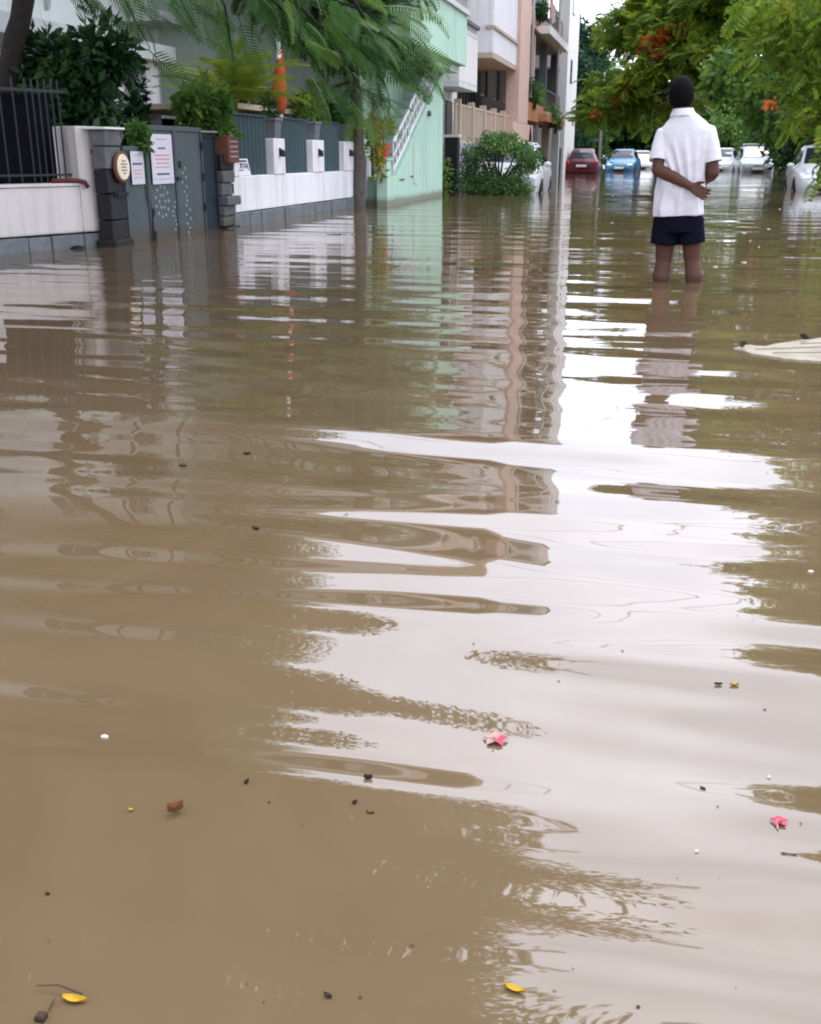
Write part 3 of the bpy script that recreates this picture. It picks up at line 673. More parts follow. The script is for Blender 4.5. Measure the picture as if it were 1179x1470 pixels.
aw = MB().prism([(DX+.004,6.55),(bx+.05,5.62),(bx+.05,5.70),(DX+.004,6.65)], 'y', by0-.3, by1+.1).build('tiled_awning', pink_cloth, wh)
for k in range(12):
    yy = by0-.28+k*.24; MB().prism([(DX+.01,6.652),(bx+.05,5.702),(bx+.05,5.73),(DX+.01,6.68)], 'y', yy, yy+.12).build('tile', pink_cloth, aw)
MB().box(-11.5, bx-.1, dy0-.1, dy1+.1, 7.202, 7.36).build('roof', roof_grey, wh)
MB().box(bx-.28, bx-.12, dy0-.05, dy1+.05, 7.362, 8.2).build('roof_parapet', peach_wall, wh); MB().box(-11.3, bx-.282, dy0-.05, dy0+.1, 7.362, 8.2).build('roof_parapet', peach_wall, wh)
# front fence of the white house
fx = -5.05
ff = thing('fence', (fx, 27, -.3), 'beige slatted fence with lilac base in front of the white house', 'fence')
fy0, fy1 = y_at(654, fx, 250), y_at(742, fx, 250)
MB().box(fx-.2, fx, fy0+.35, fy1, -.3, 1.20).build('wall', lilac, ff, bevel=.01)
MB().box(fx-.25, fx+.05, fy0, fy0+.345, -.3, 1.30).build('pillar', stone_dark, ff, bevel=.012)
MB().box(fx-.28, fx+.08, fy0-.03, fy0+.375, 1.301, 1.36).build('pillar_cap', pale_grey, ff)
sl = MB().box(-.02, .02, -.06, .06, 0, .80).mesh('slat', beige_wall)
nk = int((fy1-fy0-.5)/.23)
for k in range(nk):
    o = link('slat', sl, ff); o.location = (fx-.1, fy0+.5+.23*k, 1.24)
MB().box(fx-.13, fx-.07, fy0+.38, fy1, 2.041, 2.10).build('top_rail', beige_wall, ff); MB().box(fx-.13, fx-.07, fy0+.38, fy1, 1.201, 1.239).build('bottom_rail', beige_wall, ff)
for k in range(5): MB().box(fx-.18, fx-.02, fy0+.7+1.9*k, fy0+.86+1.9*k, 1.242, 2.2).build('fence_post', peach_wall if k > 2 else beige_wall, ff)

# ================================================================== peach apartment block
AX = -5.0
ap = thing('apartment_block', (AX-4, 42, -.3), 'peach and white apartment block with dark balconies and orange planters', 'apartment block')
ay0, ay1 = y_at(709, AX, 60), y_at(743, AX, 60)
ey = y_at(808, AX, 90)
recess_m = paint('shaded_brown_plaster', (0.10, 0.085, 0.075), .8, .15, 1.0, .2, 40)  # shade of the balcony recess is put into this dark brown
RX = AX - 1.5                                           # recessed wall behind the balconies
TOP = 11.3
# back wall of the recess with windows for each storey
ops = []
for s in range(3):
    zb = 2.7 + 3.1*s
    for ya in (2.2, 5.0, 7.6, 10.4, 13.0): ops.append((ya, ya+1.5, zb+.15, zb+2.1))
wy = 31.0
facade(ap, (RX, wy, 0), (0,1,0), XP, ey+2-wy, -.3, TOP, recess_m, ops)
for o in ops: window(ap, (RX, wy, 0), (0,1,0), XP, *o, beige_wall, pane, .12, bars=2, fw_=.09)
facade(ap, (RX-.22, wy, 0), (-1,0,0), YM, 6.0, -.3, TOP, beige_wall, [(1.0,2.2,4.2,5.6),(1.0,2.2,7.4,8.8),(3.2,4.4,7.4,8.8)])
for o in [(1.0,2.2,4.2,5.6),(1.0,2.2,7.4,8.8),(3.2,4.4,7.4,8.8)]: window(ap, (RX-.22, wy, 0), (-1,0,0), YM, *o, offwhite, pane, sill=offwhite)
MB().box(-13, -12.75, wy, ey+2, -.3, TOP).build('wall', beige_wall, ap); MB().box(-12.7, RX-.23, ey+1.8, ey+2, -.3, TOP).build('wall', beige_wall, ap)
MB().box(-13.1, AX+.15, wy-.2, ey+2.1, TOP+.002, TOP+.25).build('roof', roof_grey, ap)
MB().box(AX-.05, AX+.1, wy-.1, ey+2, TOP+.252, TOP+1.0).build('roof_parapet', beige_wall, ap); MB().box(-13, AX-.052, wy-.1, wy+.05, TOP+.252, TOP+1.0).build('roof_parapet', beige_wall, ap)
# white box rooms that project at the near end, stacked
for s in range(2):
    z0 = 3.62 + 3.1*s; zt = z0 + (2.55 if s == 0 else 2.2)
    bxm = [white_wall, offwhite, beige_wall, offwhite][s]
    bo = [(.8, 2.3, z0+1.0, z0+1.9)] if s else []
    facade(ap, (AX, ay0, 0), (0,1,0), XP, ay1-ay0, z0, zt, bxm, bo, name='bay_wall')
    facade(ap, (AX-.22, ay0, 0), (-1,0,0), YM, 1.9, z0, zt, bxm, name='bay_wall')
    for o in bo: window(ap, (AX, ay0, 0), (0,1,0), XP, *o, dark_grey, pane, .1)
    MB().box(RX+.02, AX-.004, ay0+.003, ay1-.003, z0-.14, z0-.002).build('bay_soffit', beige_wall, ap)
    MB().box(RX+.02, AX+.08, ay0-.08, ay1, zt+.002, zt+.14).build('bay_coping', peach_wall, ap)
    for k in range(3): MB().box(AX-.16, AX+.02, ay0+.1+k*2.0, ay0+.28+k*2.0, zt+.142, zt+.53).build('bay_post', beige_wall, ap)
    MB().box(AX-.12, AX-.04, ay0+.05, ay1-.05, zt+.532, zt+.60).build('bay_rail', dark_grey, ap)
# peach column and beams
cy0, cy1 = ay1+.004, y_at(756, AX, 100)
MB().box(AX-.32, AX+.12, cy0, cy1, 1.9, TOP).build('column', peach_wall, ap, bevel=.02)
MB().box(AX-.6, AX+.12, cy0-1.2, cy1+1.6, -.3, 1.898).build('wall', peach_wall, ap)
nich = MB().prism([(cy1+.55,1.05),(cy1+1.05,1.05),(cy1+1.05,1.5),(cy1+.8,1.85),(cy1+.55,1.5)], 'x', AX+.121, AX+.15).build('niche_shade_panel', interior, ap)  # flat panel; the niche's shade is put into its near-black colour
for s in range(3):
    zb = 2.08 + 3.1*s
    mt = orange_wall if s == 0 else peach_wall
    dzz = 0 if s == 0 else .03
    MB().box(AX-.14, AX, cy1+.004, ey, zb+dzz, zb+.62).build('balcony_band', mt, ap, bevel=.01)
    MB().box(RX+.003, AX-.142, cy1+.004, ey, zb+dzz-.02, zb+.14).build('balcony_floor', roof_grey, ap)
    ya = cy1 + 4.2
    pl = MB().box(AX+.002, AX+.32, ya, ey-.6, zb+.05, zb+.32).build('planter_ledge', offwhite if s else orange_wall, ap)
    MB().box(AX+.002, AX+.30, ya+.2, ey-.8, zb+.322, zb+.40).build('planter_lip', beige_wall, pl)
    # railing above the band
    MB().box(AX-.10, AX-.05, cy1+.02, ey, zb+1.30, zb+1.36).build('railing_top', dark_grey, ap)
    MB().box(AX-.085, AX-.07, cy1+.02, cy1+4.6, zb+.66, zb+1.28).build('railing_sheet', dark_grey, ap)
    for k in range(14): MB().box(AX-.09, AX-.06, cy1+5.0+.62*k, cy1+5.04+.62*k, zb+.622, zb+1.298).build('railing_bar', dark_grey, ap)
    for k in range(3):
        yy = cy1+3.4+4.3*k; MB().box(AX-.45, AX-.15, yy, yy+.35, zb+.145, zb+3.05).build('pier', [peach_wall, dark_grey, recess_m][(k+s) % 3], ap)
for s in range(1, 3):
    zb = 2.08 + 3.1*s; MB().box(AX-.04, AX-.02, cy1+7.5, cy1+10.5, zb+1.5, zb+2.95).build('roller_blind', [pane_blue, dark_grey, beige_wall, pane_blue][s-1], ap)
MB().box(RX+.06, RX+.10, cy1+1.7, ey, -.3, 1.95).build('garage_shade_panel', interior, ap)  # near-black panel stands in for the shade inside the parking floor
for k in range(3): MB().box(AX-.35, AX-.02, cy1+4.2+4.4*k, cy1+4.55+4.4*k, -.3, 2.055).build('stilt', [roof_grey, beige_wall, pale_grey][k], ap)
# drainpipes, air conditioners, cable and washing that clutter the front
for k, (yy, z0_, z1_) in enumerate([(cy1+.25, 2.8, TOP), (cy1+9.3, 2.8, TOP)]):
    MB().tube([(AX+.16, yy, z0_), (AX+.16, yy, z1_)], .05, 8).build('drainpipe', pale_grey, ap, smooth=True)
for k, (yy, z_) in enumerate([(cy1+2.2, 6.1), (cy1+2.4, 9.2), (cy1+6.4, 6.2)]):
    ac = MB().box(AX-.5, AX-.16, yy, yy+.8, z_, z_+.55).build('air_conditioner', offwhite, ap, bevel=.02); MB().lathe((AX-.158, yy+.32, z_+.27), [(.22,0),(.22,.012),(.05,.016)], 16, 'x').build('fan_grille', dark_grey, ac)
for k in range(6):
    yy = cy1+4.9+.75*k; MB().box(AX-.03, AX-.015, yy, yy+.5, 6.0+.1*(k % 2), 6.75).build('hanging_cloth', [orange_wall, white_wall, pane_blue, pink_cloth, beige_wall, lilac][k], ap)
for k in range(9): MB().box(RX+.25, RX+.30, ay0+.1+.5*k, ay0+.16+.5*k, 2.1, 3.45).build('grille_bar', rail_metal, ap)
MB().box(RX+.2, AX-.4, ay0+.2, ay1-.1, 1.95, 2.09).build('ledge', peach_wall, ap)
for s in range(2):
    z0 = 3.62 + 3.1*s; MB().box(AX+.002, AX+.05, ay0+.02, ay1-.02, z0+.62, z0+.70).build('bay_string_course', beige_wall, ap); MB().box(AX-.224, AX+.002, ay0-.05, ay0-.002, z0+.62, z0+.70).build('bay_string_course', beige_wall, ap)
# white end tower
tw = thing('tower', (AX-.5, 55, -.3), 'tall narrow white tower at the far end of the peach block', 'tower')
ty0, ty1 = ey + 2.2, y_at(829, AX, 90)
MB().box(AX-2.4, AX+.05, ty0, ty1, -.3, 18.2).build('wall', offwhite, tw, bevel=.02)
MB().box(AX-2.5, AX+.15, ty0-.1, ty1+.1, 18.202, 18.5).build('roof', roof_grey, tw)
for s in range(5):
    zb = 4.2 + 3.1*s
    MB().box(AX-1.6, AX-.4, ty0-.5, ty0-.004, zb-1.0, zb+.5).build('bay', pane_blue if s % 2 == 0 else pale_grey, tw)
    MB().box(AX-1.7, AX-.3, ty0-.6, ty0-.004, zb+.502, zb+.6).build('bay_hood', roof_grey, tw)
    w_ = MB().box(AX+.052, AX+.08, ty0+1.5, ty0+2.3, zb, zb+1.1).build('window', dark_grey, tw); MB().box(AX+.081, AX+.086, ty0+1.55, ty0+2.25, zb+.05, zb+1.05).build('pane', pane, w_)
MB().box(AX-.3, AX+.08, ty0-1.6, ty0-1.2, -.3, 1.2).build('gate_pier', stone_grey, tw)

# ================================================================== house in the garden behind the gates
GH = -9.3
gh = thing('house', (GH-3, 17, -.3), 'grey green house with white columns behind the slate gates', 'house')
g0, g1 = 11.0, 19.2
wa, wb = y_at(233, GH, 140)-g0, y_at(266, GH, 140)-g0
zb_, zt_ = float(on_x(250, 185, GH)[2]), float(on_x(250, 97, GH)[2])
facade(gh, (GH, g0, 0), (0,1,0), XP, g1-g0, -.3, 6.6, grey_house, [(wa, wb, .7, zt_), (wb+1.6, wb+2.7, 1.0, 2.3), (.6, 1.8, 3.9, 5.2), (3.4, 4.8, 3.9, 5.2), (6.1, 7.2, 3.9, 5.2)])
window(gh, (GH, g0, 0), (0,1,0), XP, wa, wb, .7, zt_, white_metal, pane_blue, .08, bars=3, cross=4, fw_=.06)
gr = MB()
for k in range(4):
    for j in range(5):
        gr.lathe((GH-.055, g0+wa+(wb-wa)*(k+.5)/4, .7+(zt_-.7)*(j+.5)/5), [(.07,0),(.085,.006),(.07,.012),(.055,.012),(.055,0)], 10, 'x')
gr.build('window_grille', white_metal, gh)
for o in [(wb+1.6, wb+2.7, 1.0, 2.3), (.6, 1.8, 3.9, 5.2), (3.4, 4.8, 3.9, 5.2), (6.1, 7.2, 3.9, 5.2)]: window(gh, (GH, g0, 0), (0,1,0), XP, *o, white_metal, pane_blue, sill=pale_grey)
facade(gh, (GH-.22, g0, 0), (-1,0,0), YM, 6, -.3, 6.6, grey_house); facade(gh, (GH-.22, g1, 0), (-1,0,0), (0,1,0), 6, -.3, 6.6, grey_house)
MB().box(-16, -15.6, g0, g1, -.3, 6.6).build('wall', grey_house, gh)
MB().box(-16.1, GH+.5, g0-.4, g1+.2, 6.602, 6.8).build('roof', pale_grey, gh)
zc = float(on_x(222, 90, GH+.9)[2])
for ua, ub in ((163, 178), (212, 229)):
    a, b_ = y_at(ua, GH+.9, 130), y_at(ub, GH+.9, 130); MB().box(GH+.62, GH+.9, a, b_, -.3, zc).build('column', white_wall, gh, bevel=.01)
MB().box(GH+.003, GH+1.1, g0+.2, y_at(240, GH+.9, 130), zc+.002, zc+.26).build('porch_roof', pale_grey, gh, bevel=.01)
MB().box(GH+.003, GH+.8, y_at(240, GH+.9, 130)+.2, g1, 3.05, 3.2).build('sunshade', pale_grey, gh)
# pale house further back seen over the white wall
ph_ = thing('house', (-11.5, 23, -.3), 'pale cream house behind the golden palm and the white wall', 'house')
facade(ph_, (-9.0, 20.3, 0), (0,1,0), XP, 8, -.3, 6.4, offwhite, [(1,2.2,3.6,5.0), (3.5,4.7,3.6,5.0), (1,2.4,.8,2.2)])
for o in [(1,2.2,3.6,5.0), (3.5,4.7,3.6,5.0), (1,2.4,.8,2.2)]: window(ph_, (-9.0, 20.3, 0), (0,1,0), XP, *o, white_metal, pane)
facade(ph_, (-9.22, 20.3, 0), (-1,0,0), YM, 8, -.3, 6.4, offwhite, [(.8,2.0,3.4,4.8), (3.2,4.4,3.4,4.8)])
for o in [(.8,2.0,3.4,4.8), (3.2,4.4,3.4,4.8)]: window(ph_, (-9.22, 20.3, 0), (-1,0,0), YM, *o, white_metal, pane, sill=pale_grey)
MB().box(-17.4, -8.6, 19.9, 28.4, 6.402, 6.6).build('roof', pale_grey, ph_)
MB().box(-17.3, -17.1, 20.3, 28.3, -.3, 6.4).build('wall', offwhite, ph_)
shd = thing('carport', (-7.3, 17.5, -.3), 'low dark carport roof behind the teal corrugated sheets', 'carport')
MB().box(-8.6, -6.3, 15.6, 18.6, 1.55, 1.63).build('roof', beige_wall, shd)
for xx in (-8.5, -6.4):
    for yy in (15.7, 18.5): MB().tube([(xx,yy,-.3),(xx,yy,1.55)], .04, 8).build('post', rail_metal, shd)
MB().box(-8.7, -8.65, 15.6, 18.6, -.3, 1.5).build('back_panel', interior, shd)
# flag pole with saffron cloth
fp = on_x(403, 165, -6.2)
fl = thing('flag_pole', (fp[0], fp[1], -.3), 'white pole wrapped in saffron cloth behind the white wall', 'flag')
zt_ = float(on_x(405, 78, -6.2)[2])
MB().tube([(fp[0],fp[1],-.3),(fp[0],fp[1],zt_+.25)], .035, 10).build('pole', white_metal, fl, smooth=True)
rg = []
for i in range(9):
    t_ = i/8; z_ = 1.52 + (zt_-1.45)*t_; w_ = .05 + .055*math.sin(3.14*min(1, t_*1.15))
    rg.append([(fp[0]+w_*math.cos(a)*(1+.25*math.sin(3*a+i)), fp[1]+.03*t_+w_*math.sin(a)*(1+.2*math.cos(2*a+i*1.3)), z_) for a in np.linspace(0, 6.283, 13)[:-1]])
MB().loft(rg).build('cloth', saffron, fl, smooth=True)
# street poles
def pole(x, y, h, r, label, arm=True):
    t = thing('street_pole', (x, y, -.3), label, 'pole')
    MB().tube([(x,y,-.3),(x,y,h*.5),(x,y,h)], [r, r*.85, r*.65], 12).build('shaft', grey_metal, t, smooth=True)
    if arm:
        MB().tube([(x,y,h-.2),(x+.7,y,h+.15),(x+1.5,y,h+.2)], .04, 8).build('arm', grey_metal, t); MB().box(x+1.3, x+1.9, y-.1, y+.1, h+.12, h+.26).build('lamp_head', pale_grey, t, bevel=.03)
    else: MB().box(x-.6, x+.6, y-.05, y+.05, h-.5, h-.4).build('crossarm', grey_metal, t)
g = on_z(861, 243); pole(float(g[0]), float(g[1]), 6.0, .09, 'thin grey lamp pole standing behind the red hatchback')
pole(7.4, 17.0, 7.2, .11, 'grey utility pole carrying the overhead cables', False)
for i, (A, B, sag) in enumerate([((-9.2, 15.6, 6.3), (6.9, 17.0, 6.85), .5), ((-4.8, 19.6, 7.0), (7.8, 17.0, 6.85), .55)]):
    pts = [Vector(A).lerp(Vector(B), t_) - Vector((0,0,sag*4*t_*(1-t_))) for t_ in np.linspace(0, 1, 24)]
    tag(MB().tube(pts, .012, 6).build('overhead_cable', rail_metal), ['black overhead cable from the grey green house to the utility pole', 'black overhead cable from the mint house to the utility pole'][i], 'cable')
# ================================================================== foliage
def unit(v): return v / np.maximum(np.linalg.norm(v, axis=-1, keepdims=True), 1e-9)
def leaf_quads(P, size, rng, aspect=0.42, droop=0.35, out=None, outw=0.6):
    n_ = len(P); d = rng.normal(size=(n_, 3)); d[:, 2] -= droop
    if out is not None: d = d + out * outw * 2
    d = unit(d); s = unit(np.cross(d, rng.normal(size=(n_, 3)))); nn = np.cross(d, s)
    L = (size * rng.uniform(0.6, 1.35, n_))[:, None]
    V = np.stack([P, P + d*L*.45 + s*L*aspect*.5 + nn*L*.06, P + d*L, P + d*L*.45 - s*L*aspect*.5 + nn*L*.06], 1).reshape(-1, 3)
    return V, np.arange(4*n_).reshape(-1, 4)
def in_clumps(clumps, per, rng, shell=0.45):
    Ps, Os = [], []
    for (x, y, z, rx, ry, rz) in clumps:
        k = max(3, int(per * rx * ry * rz) if per > 0 else int(-per))
        d = unit(rng.normal(size=(k, 3))); r = rng.uniform(0, 1, k) ** shell
        d2 = d * r[:, None] * (1 + .22*np.sin(d[:, :1]*5 + x*3) + .18*np.sin(d[:, 1:2]*6 + y*2))
        Ps.append(d2 * np.array([rx, ry, rz]) + np.array([x, y, z])); Os.append(d)
    return np.concatenate(Ps), np.concatenate(Os)
def leaf_crown(name, clumps, n_leaves, size, mat, parent, seed, droop=0.35, aspect=0.42, shell=0.45):
    rng = np.random.default_rng(seed)
    vol = sum((a[3]*a[4]*a[5]) ** .75 for a in clumps)
    Ps, Os = [], []
    for c in clumps:
        p_, o_ = in_clumps([c], -max(20, n_leaves * (c[3]*c[4]*c[5]) ** .75 / vol), rng, shell); Ps.append(p_); Os.append(o_)
    P, O = np.concatenate(Ps), np.concatenate(Os)
    V, Q = leaf_quads(P, size, rng, aspect, droop, O)
    return stuff(link(name, np_mesh(name, V, Q, mat), parent))
def frond_arrays(L=.6, pairs=13, plen=.15, w=.020, sag=.22, two=True, rach=.006):
    V, Q = [], []
    def quad(a, b, c, d): k = len(V); V.extend([a, b, c, d]); Q.append((k, k+1, k+2, k+3))
    def rp(t): return np.array([L*t*(1-.08*t*t), 0, L*(.12*t - sag*1.6*t*t)])
    for i in range(6):
        a, b_ = rp(i/6), rp((i+1)/6); e = np.array([0, rach*(1-.12*i), 0]); quad(a-e, b_-e, b_+e, a+e)
    for i in range(pairs):
        t = .10 + .88*(i+.5)/pairs; p = rp(t); ln = plen * (math.sin(math.pi*(.18+.74*t)) ** .7)
        for sgn in (-1, 1):
            d = np.array([.50, sgn*.82, -.22]); d /= np.linalg.norm(d)
            e = np.array([.82, -sgn*.50, 0]) * w * .5
            q1 = p + d*ln*.55; q2 = p + d*ln + np.array([0, 0, -ln*.14])
            if two: quad(p - e*.5, q1 - e, q1 + e, p + e*.5); quad(q1 - e, q2 - e*.15, q2 + e*.15, q1 + e)
            else: quad(p, q1 - e, q2, q1 + e)
    return np.array(V, dtype=float), np.array(Q)
def rot_frames(D, rng, roll=0.5):
    """frames with x along D and z as near up as the roll allows"""
    D = unit(D); up_ = np.array([0, 0, 1.0]) + rng.normal(size=D.shape) * roll
    Yv = unit(np.cross(up_, D)); Zv = np.cross(D, Yv); return np.stack([D, Yv, Zv], -1)
def bake_fronds(name, tmpl, P, D, S, mat, parent, seed, roll=.5):
    rng = np.random.default_rng(seed); V0, Q0 = tmpl; R = rot_frames(D, rng, roll)
    V = np.einsum('nij,vj->nvi', R, V0) * S[:, None, None] + P[:, None, :]
    Q = (Q0[None] + (np.arange(len(P)) * len(V0))[:, None, None]).reshape(-1, 4)
    return stuff(link(name, np_mesh(name, V.reshape(-1, 3), Q, mat), parent))
def frond_objects(name, meshes, P, D, S, parent, seed, roll=.5):
    rng = np.random.default_rng(seed); R = rot_frames(np.asarray(D, float), rng, roll)
    for i in range(len(P)):
        o = link(name, meshes[i % len(meshes)], parent)
        M4 = Matrix([[*(R[i, r] * S[i]), P[i][r]] for r in range(3)] + [[0, 0, 0, 1]])
        o.matrix_basis = M4
def trunk_tube(parent, pts, rs, mat, n_=12, name='trunk'):
    rng = np.random.default_rng(int(abs(pts[0][0]*100)) + 1); fine, rr = [], []
    for i in range(len(pts)-1):
        for t in np.linspace(0, 1, 5)[:-1]:
            fine.append(Vector(pts[i]).lerp(Vector(pts[i+1]), t) + Vector(rng.normal(0, rs[i]*.07, 3))); rr.append((rs[i]*(1-t)+rs[i+1]*t) * rng.uniform(.93, 1.07))
    fine.append(Vector(pts[-1])); rr.append(rs[-1])
    return MB().tube(fine, rr, n_).build(name, mat, parent, smooth=True)
def limbs(parent, start, targets, r0, mat, seed):
    rng = np.random.default_rng(seed)
    for t in targets:
        a, b_ = Vector(start), Vector(t[:3]); mid = a.lerp(b_, .5) + Vector((rng.normal(0,.2), rng.normal(0,.2), abs(rng.normal(0,.25))))
        q1 = a.lerp(mid, .5) + Vector(rng.normal(0, .08, 3)); q2 = mid.lerp(b_, .5) + Vector(rng.normal(0, .08, 3))
        MB().tube([a, q1, mid, q2, b_], [r0, r0*.8, r0*.6, r0*.4, r0*.12], 7).build('limb', mat, parent, smooth=True)
FR = [np_mesh('frond', *frond_arrays(.60, 16, .14, .017, .20), leaf_gul), np_mesh('frond', *frond_arrays(.50, 14, .13, .017, .34), leaf_gul), np_mesh('frond', *frond_arrays(.66, 17, .14, .018, .14), leaf_gul)]
FR_low = frond_arrays(.62, 11, .19, .042, .25, two=False)
FR_far = frond_arrays(1.0, 7, .34, .13, .25, two=False, rach=.012)
PALM = [np_mesh('palm_frond', *frond_arrays(1.05, 19, .34, .032, .42, rach=.010), leaf_palm), np_mesh('palm_frond', *frond_arrays(.9, 17, .30, .032, .62, rach=.010), leaf_palm)]

# ---------------------------------------------------------------- the near left tree whose canopy hangs over the street
t1a, t1b = on_y(10, 112, 10.9), on_y(34, 0, 10.9)
b1 = t1a + (t1a - t1b) * 1.25
tr1 = thing('street_tree', (float(b1[0]), float(b1[1]), -.3), 'large feathery leaved tree with dark leaning trunk behind the cream wall', 'tree')
fork = t1b + (t1b - t1a) * 2.0
trunk_tube(tr1, [(b1[0], b1[1], -.3), tuple(t1a), tuple(t1b), tuple(fork)], [.17, .125, .11, .10], bark_dark, 14)
can = [(-9.5,9.5,6.6,2.2,2.2,1.1), (-7.6,12.2,6.9,2.2,2.4,1.1), (-8.6,15.5,7.2,2.4,2.4,1.2), (-6.4,9.2,6.2,2.0,2.0,.9), (-6.6,14.0,6.6,1.5,1.9,.9), (-4.7,10.2,6.0,1.7,1.5,.8), (-1.5,5.9,5.6,1.5,1.3,.6), (-3.2,5.9,5.6,1.6,1.3,.7), (-.9,5.2,5.6,1.2,1.0,.5), (-4.3,7.8,5.7,1.9,1.7,.8), (-2.5,8.9,5.8,1.7,1.5,.65), (-1.9,7.4,5.7,1.5,1.3,.6), (-2.3,6.9,5.6,1.5,1.5,.7), (-8.8,18.0,7.6,1.9,2.2,1.1), (-10.8,13.0,8.2,2.6,2.6,1.3), (-6.8,6.8,6.0,1.9,1.9,.9), (-8.4,12.4,9.0,3.0,3.4,1.3), (-11.2,17.0,9.0,2.4,2.4,1.2), (-12.5,9.5,7.6,2.4,2.6,1.4), (-4.6,5.4,5.8,1.8,1.5,.8), (-9.4,19.8,8.6,2.2,2.2,1.1), (-13.5,14.5,9.4,2.6,2.6,1.4)]
limbs(tr1, tuple(fork), can, .085, bark_dark, 3)
rng = np.random.default_rng(21)
Pc, Oc = in_clumps(can, 40, rng, .5)
Dc = Oc*np.array([1,1,.4]) + rng.normal(0, .4, Oc.shape) + np.array([0,0,-.25])
bake_fronds('crown', FR_low, Pc, Dc, rng.uniform(.45, .8, len(Pc)), leaf_gul_j, tr1, 5)
leaf_crown('crown', can, 260000, .15, leaf_gul_j, tr1, 15, .3, .36, .5)
# hanging boughs seen in the picture: anchors (pixel, distance up the street) and the way the fronds point
boughs = [  # u0,v0 -> u1,v1, Y0, Y1, how many fronds, spread
    (330,-60, 470,120, 13.0, 13.4, 22, .30), (370,-35, 540,95, 13.2, 13.6, 28, .30), (440,-15, 600,80, 13.4, 13.8, 26, .26), (430,10, 520,135, 13.2, 13.6, 20, .26),
    (530,40, 590,110, 13.6, 13.9, 10, .18), (200,-60, 280,40, 12.4, 12.8, 14, .26), (120,-60, 215,70, 11.9, 12.2, 11, .26), (300,-40, 335,90, 12.8, 13.0, 8, .22), (60,-60, 140,30, 11.6, 11.8, 12, .26), (300,-60, 400,60, 12.8, 13.2, 9, .3)]
Pf, Df, Sf = [], [], []
for (u0, v0, u1, v1, Y0, Y1, k, sp_) in boughs:
    A, B = Vector(on_y(u0, v0, Y0)), Vector(on_y(u1, v1, Y1)); mid = A.lerp(B, .5) + Vector((.05, 0, .12))
    MB().tube([Vector(fork).lerp(A, .75) + Vector((0,0,.8)), A, mid, B], [.035, .022, .014, .005], 7).build('bough', bark_dark, tr1, smooth=True)
    for q in range(k):
        t = rng.uniform(0, 1.0); p = (A.lerp(mid, t*2) if t < .5 else mid.lerp(B, t*2-1)) + Vector(rng.normal(0, sp_*.45, 3))
        d = (B - A).normalized() * .7 + Vector((rng.normal(.25,.5), rng.normal(0,.35), rng.normal(-.25,.3)))
        Pf.append(tuple(p)); Df.append(tuple(d)); Sf.append(rng.uniform(.75, 1.2))
frond_objects('frond', FR, Pf, Df, Sf, tr1, 6, .45)
# tip fronds that reach out over the mint house in the picture
Pf, Df, Sf = [], [], []
for (u, v, du, dv) in [(560,20,70,45),(575,50,62,48),(560,75,60,60),(585,35,50,60),(530,90,40,50),(500,140,40,70),(590,60,48,40),(600,5,40,30),(520,60,60,60),(545,110,50,20),(470,120,40,60),(440,100,30,70),(575,95,60,65),(590,90,45,30),(548,8,60,20)]:
    A, B = Vector(on_y(u, v, 13.6)), Vector(on_y(u+du, v+dv, 13.5)); Pf.append(tuple(A)); Df.append(tuple(B-A + Vector((0,0,.10)))); Sf.append(rng.uniform(1.0, 1.35))
frond_objects('frond', FR, Pf, Df, Sf, tr1, 8, .3)

# ---------------------------------------------------------------- slim street tree at the end of the white wall
g = on_z(515, 297); tx, ty = float(g[0]), float(g[1])
tr2 = thing('street_tree', (tx, ty, -.3), 'slim grey trunked tree between the white wall and the lilac gate', 'tree')
trunk_tube(tr2, [(tx,ty,-.3),(tx+.02,ty,.8),(tx-.02,ty,1.7),(tx-.1,ty,2.8),(tx-.25,ty+.1,3.8)], [.135,.115,.105,.09,.07], bark, 14)
cl2 = [(tx-.5,ty-.6,3.3,.8,.8,.5), (tx+.1,ty-.4,3.0,.7,.7,.45), (tx-1.1,ty,3.9,1.0,1.0,.6), (tx+.3,ty+.3,4.0,.9,.9,.6), (tx-.3,ty+.4,4.6,1.1,1.1,.6), (tx-1.6,ty-.9,4.4,.9,.9,.5)]
limbs(tr2, (tx-.1,ty,2.6), cl2, .05, bark, 9)
P2, O2 = in_clumps(cl2, 420, rng, .5)
bake_fronds('crown', FR_low, P2, O2 + np.array([0,0,-.4]), rng.uniform(.7, 1.1, len(P2)), leaf_gul_j, tr2, 10)
Pf, Df, Sf = [], [], []
for k in range(30):
    u, v = rng.uniform(488, 535), rng.uniform(90, 180); p = on_y(u, v, ty + rng.uniform(-.5, .2))
    Pf.append(tuple(p)); Df.append((rng.normal(.3,.5), rng.normal(-.3,.4), rng.normal(-.75,.35))); Sf.append(rng.uniform(.6, .95))
frond_objects('frond', FR, Pf, Df, Sf, tr2, 12, .6)
leaf_crown('shoots', [(tx+.25,ty+.15,1.15,.14,.14,.35), (tx+.32,ty+.2,.75,.10,.10,.25)], 260, .12, leaf_croton, tr2, 13, .1)

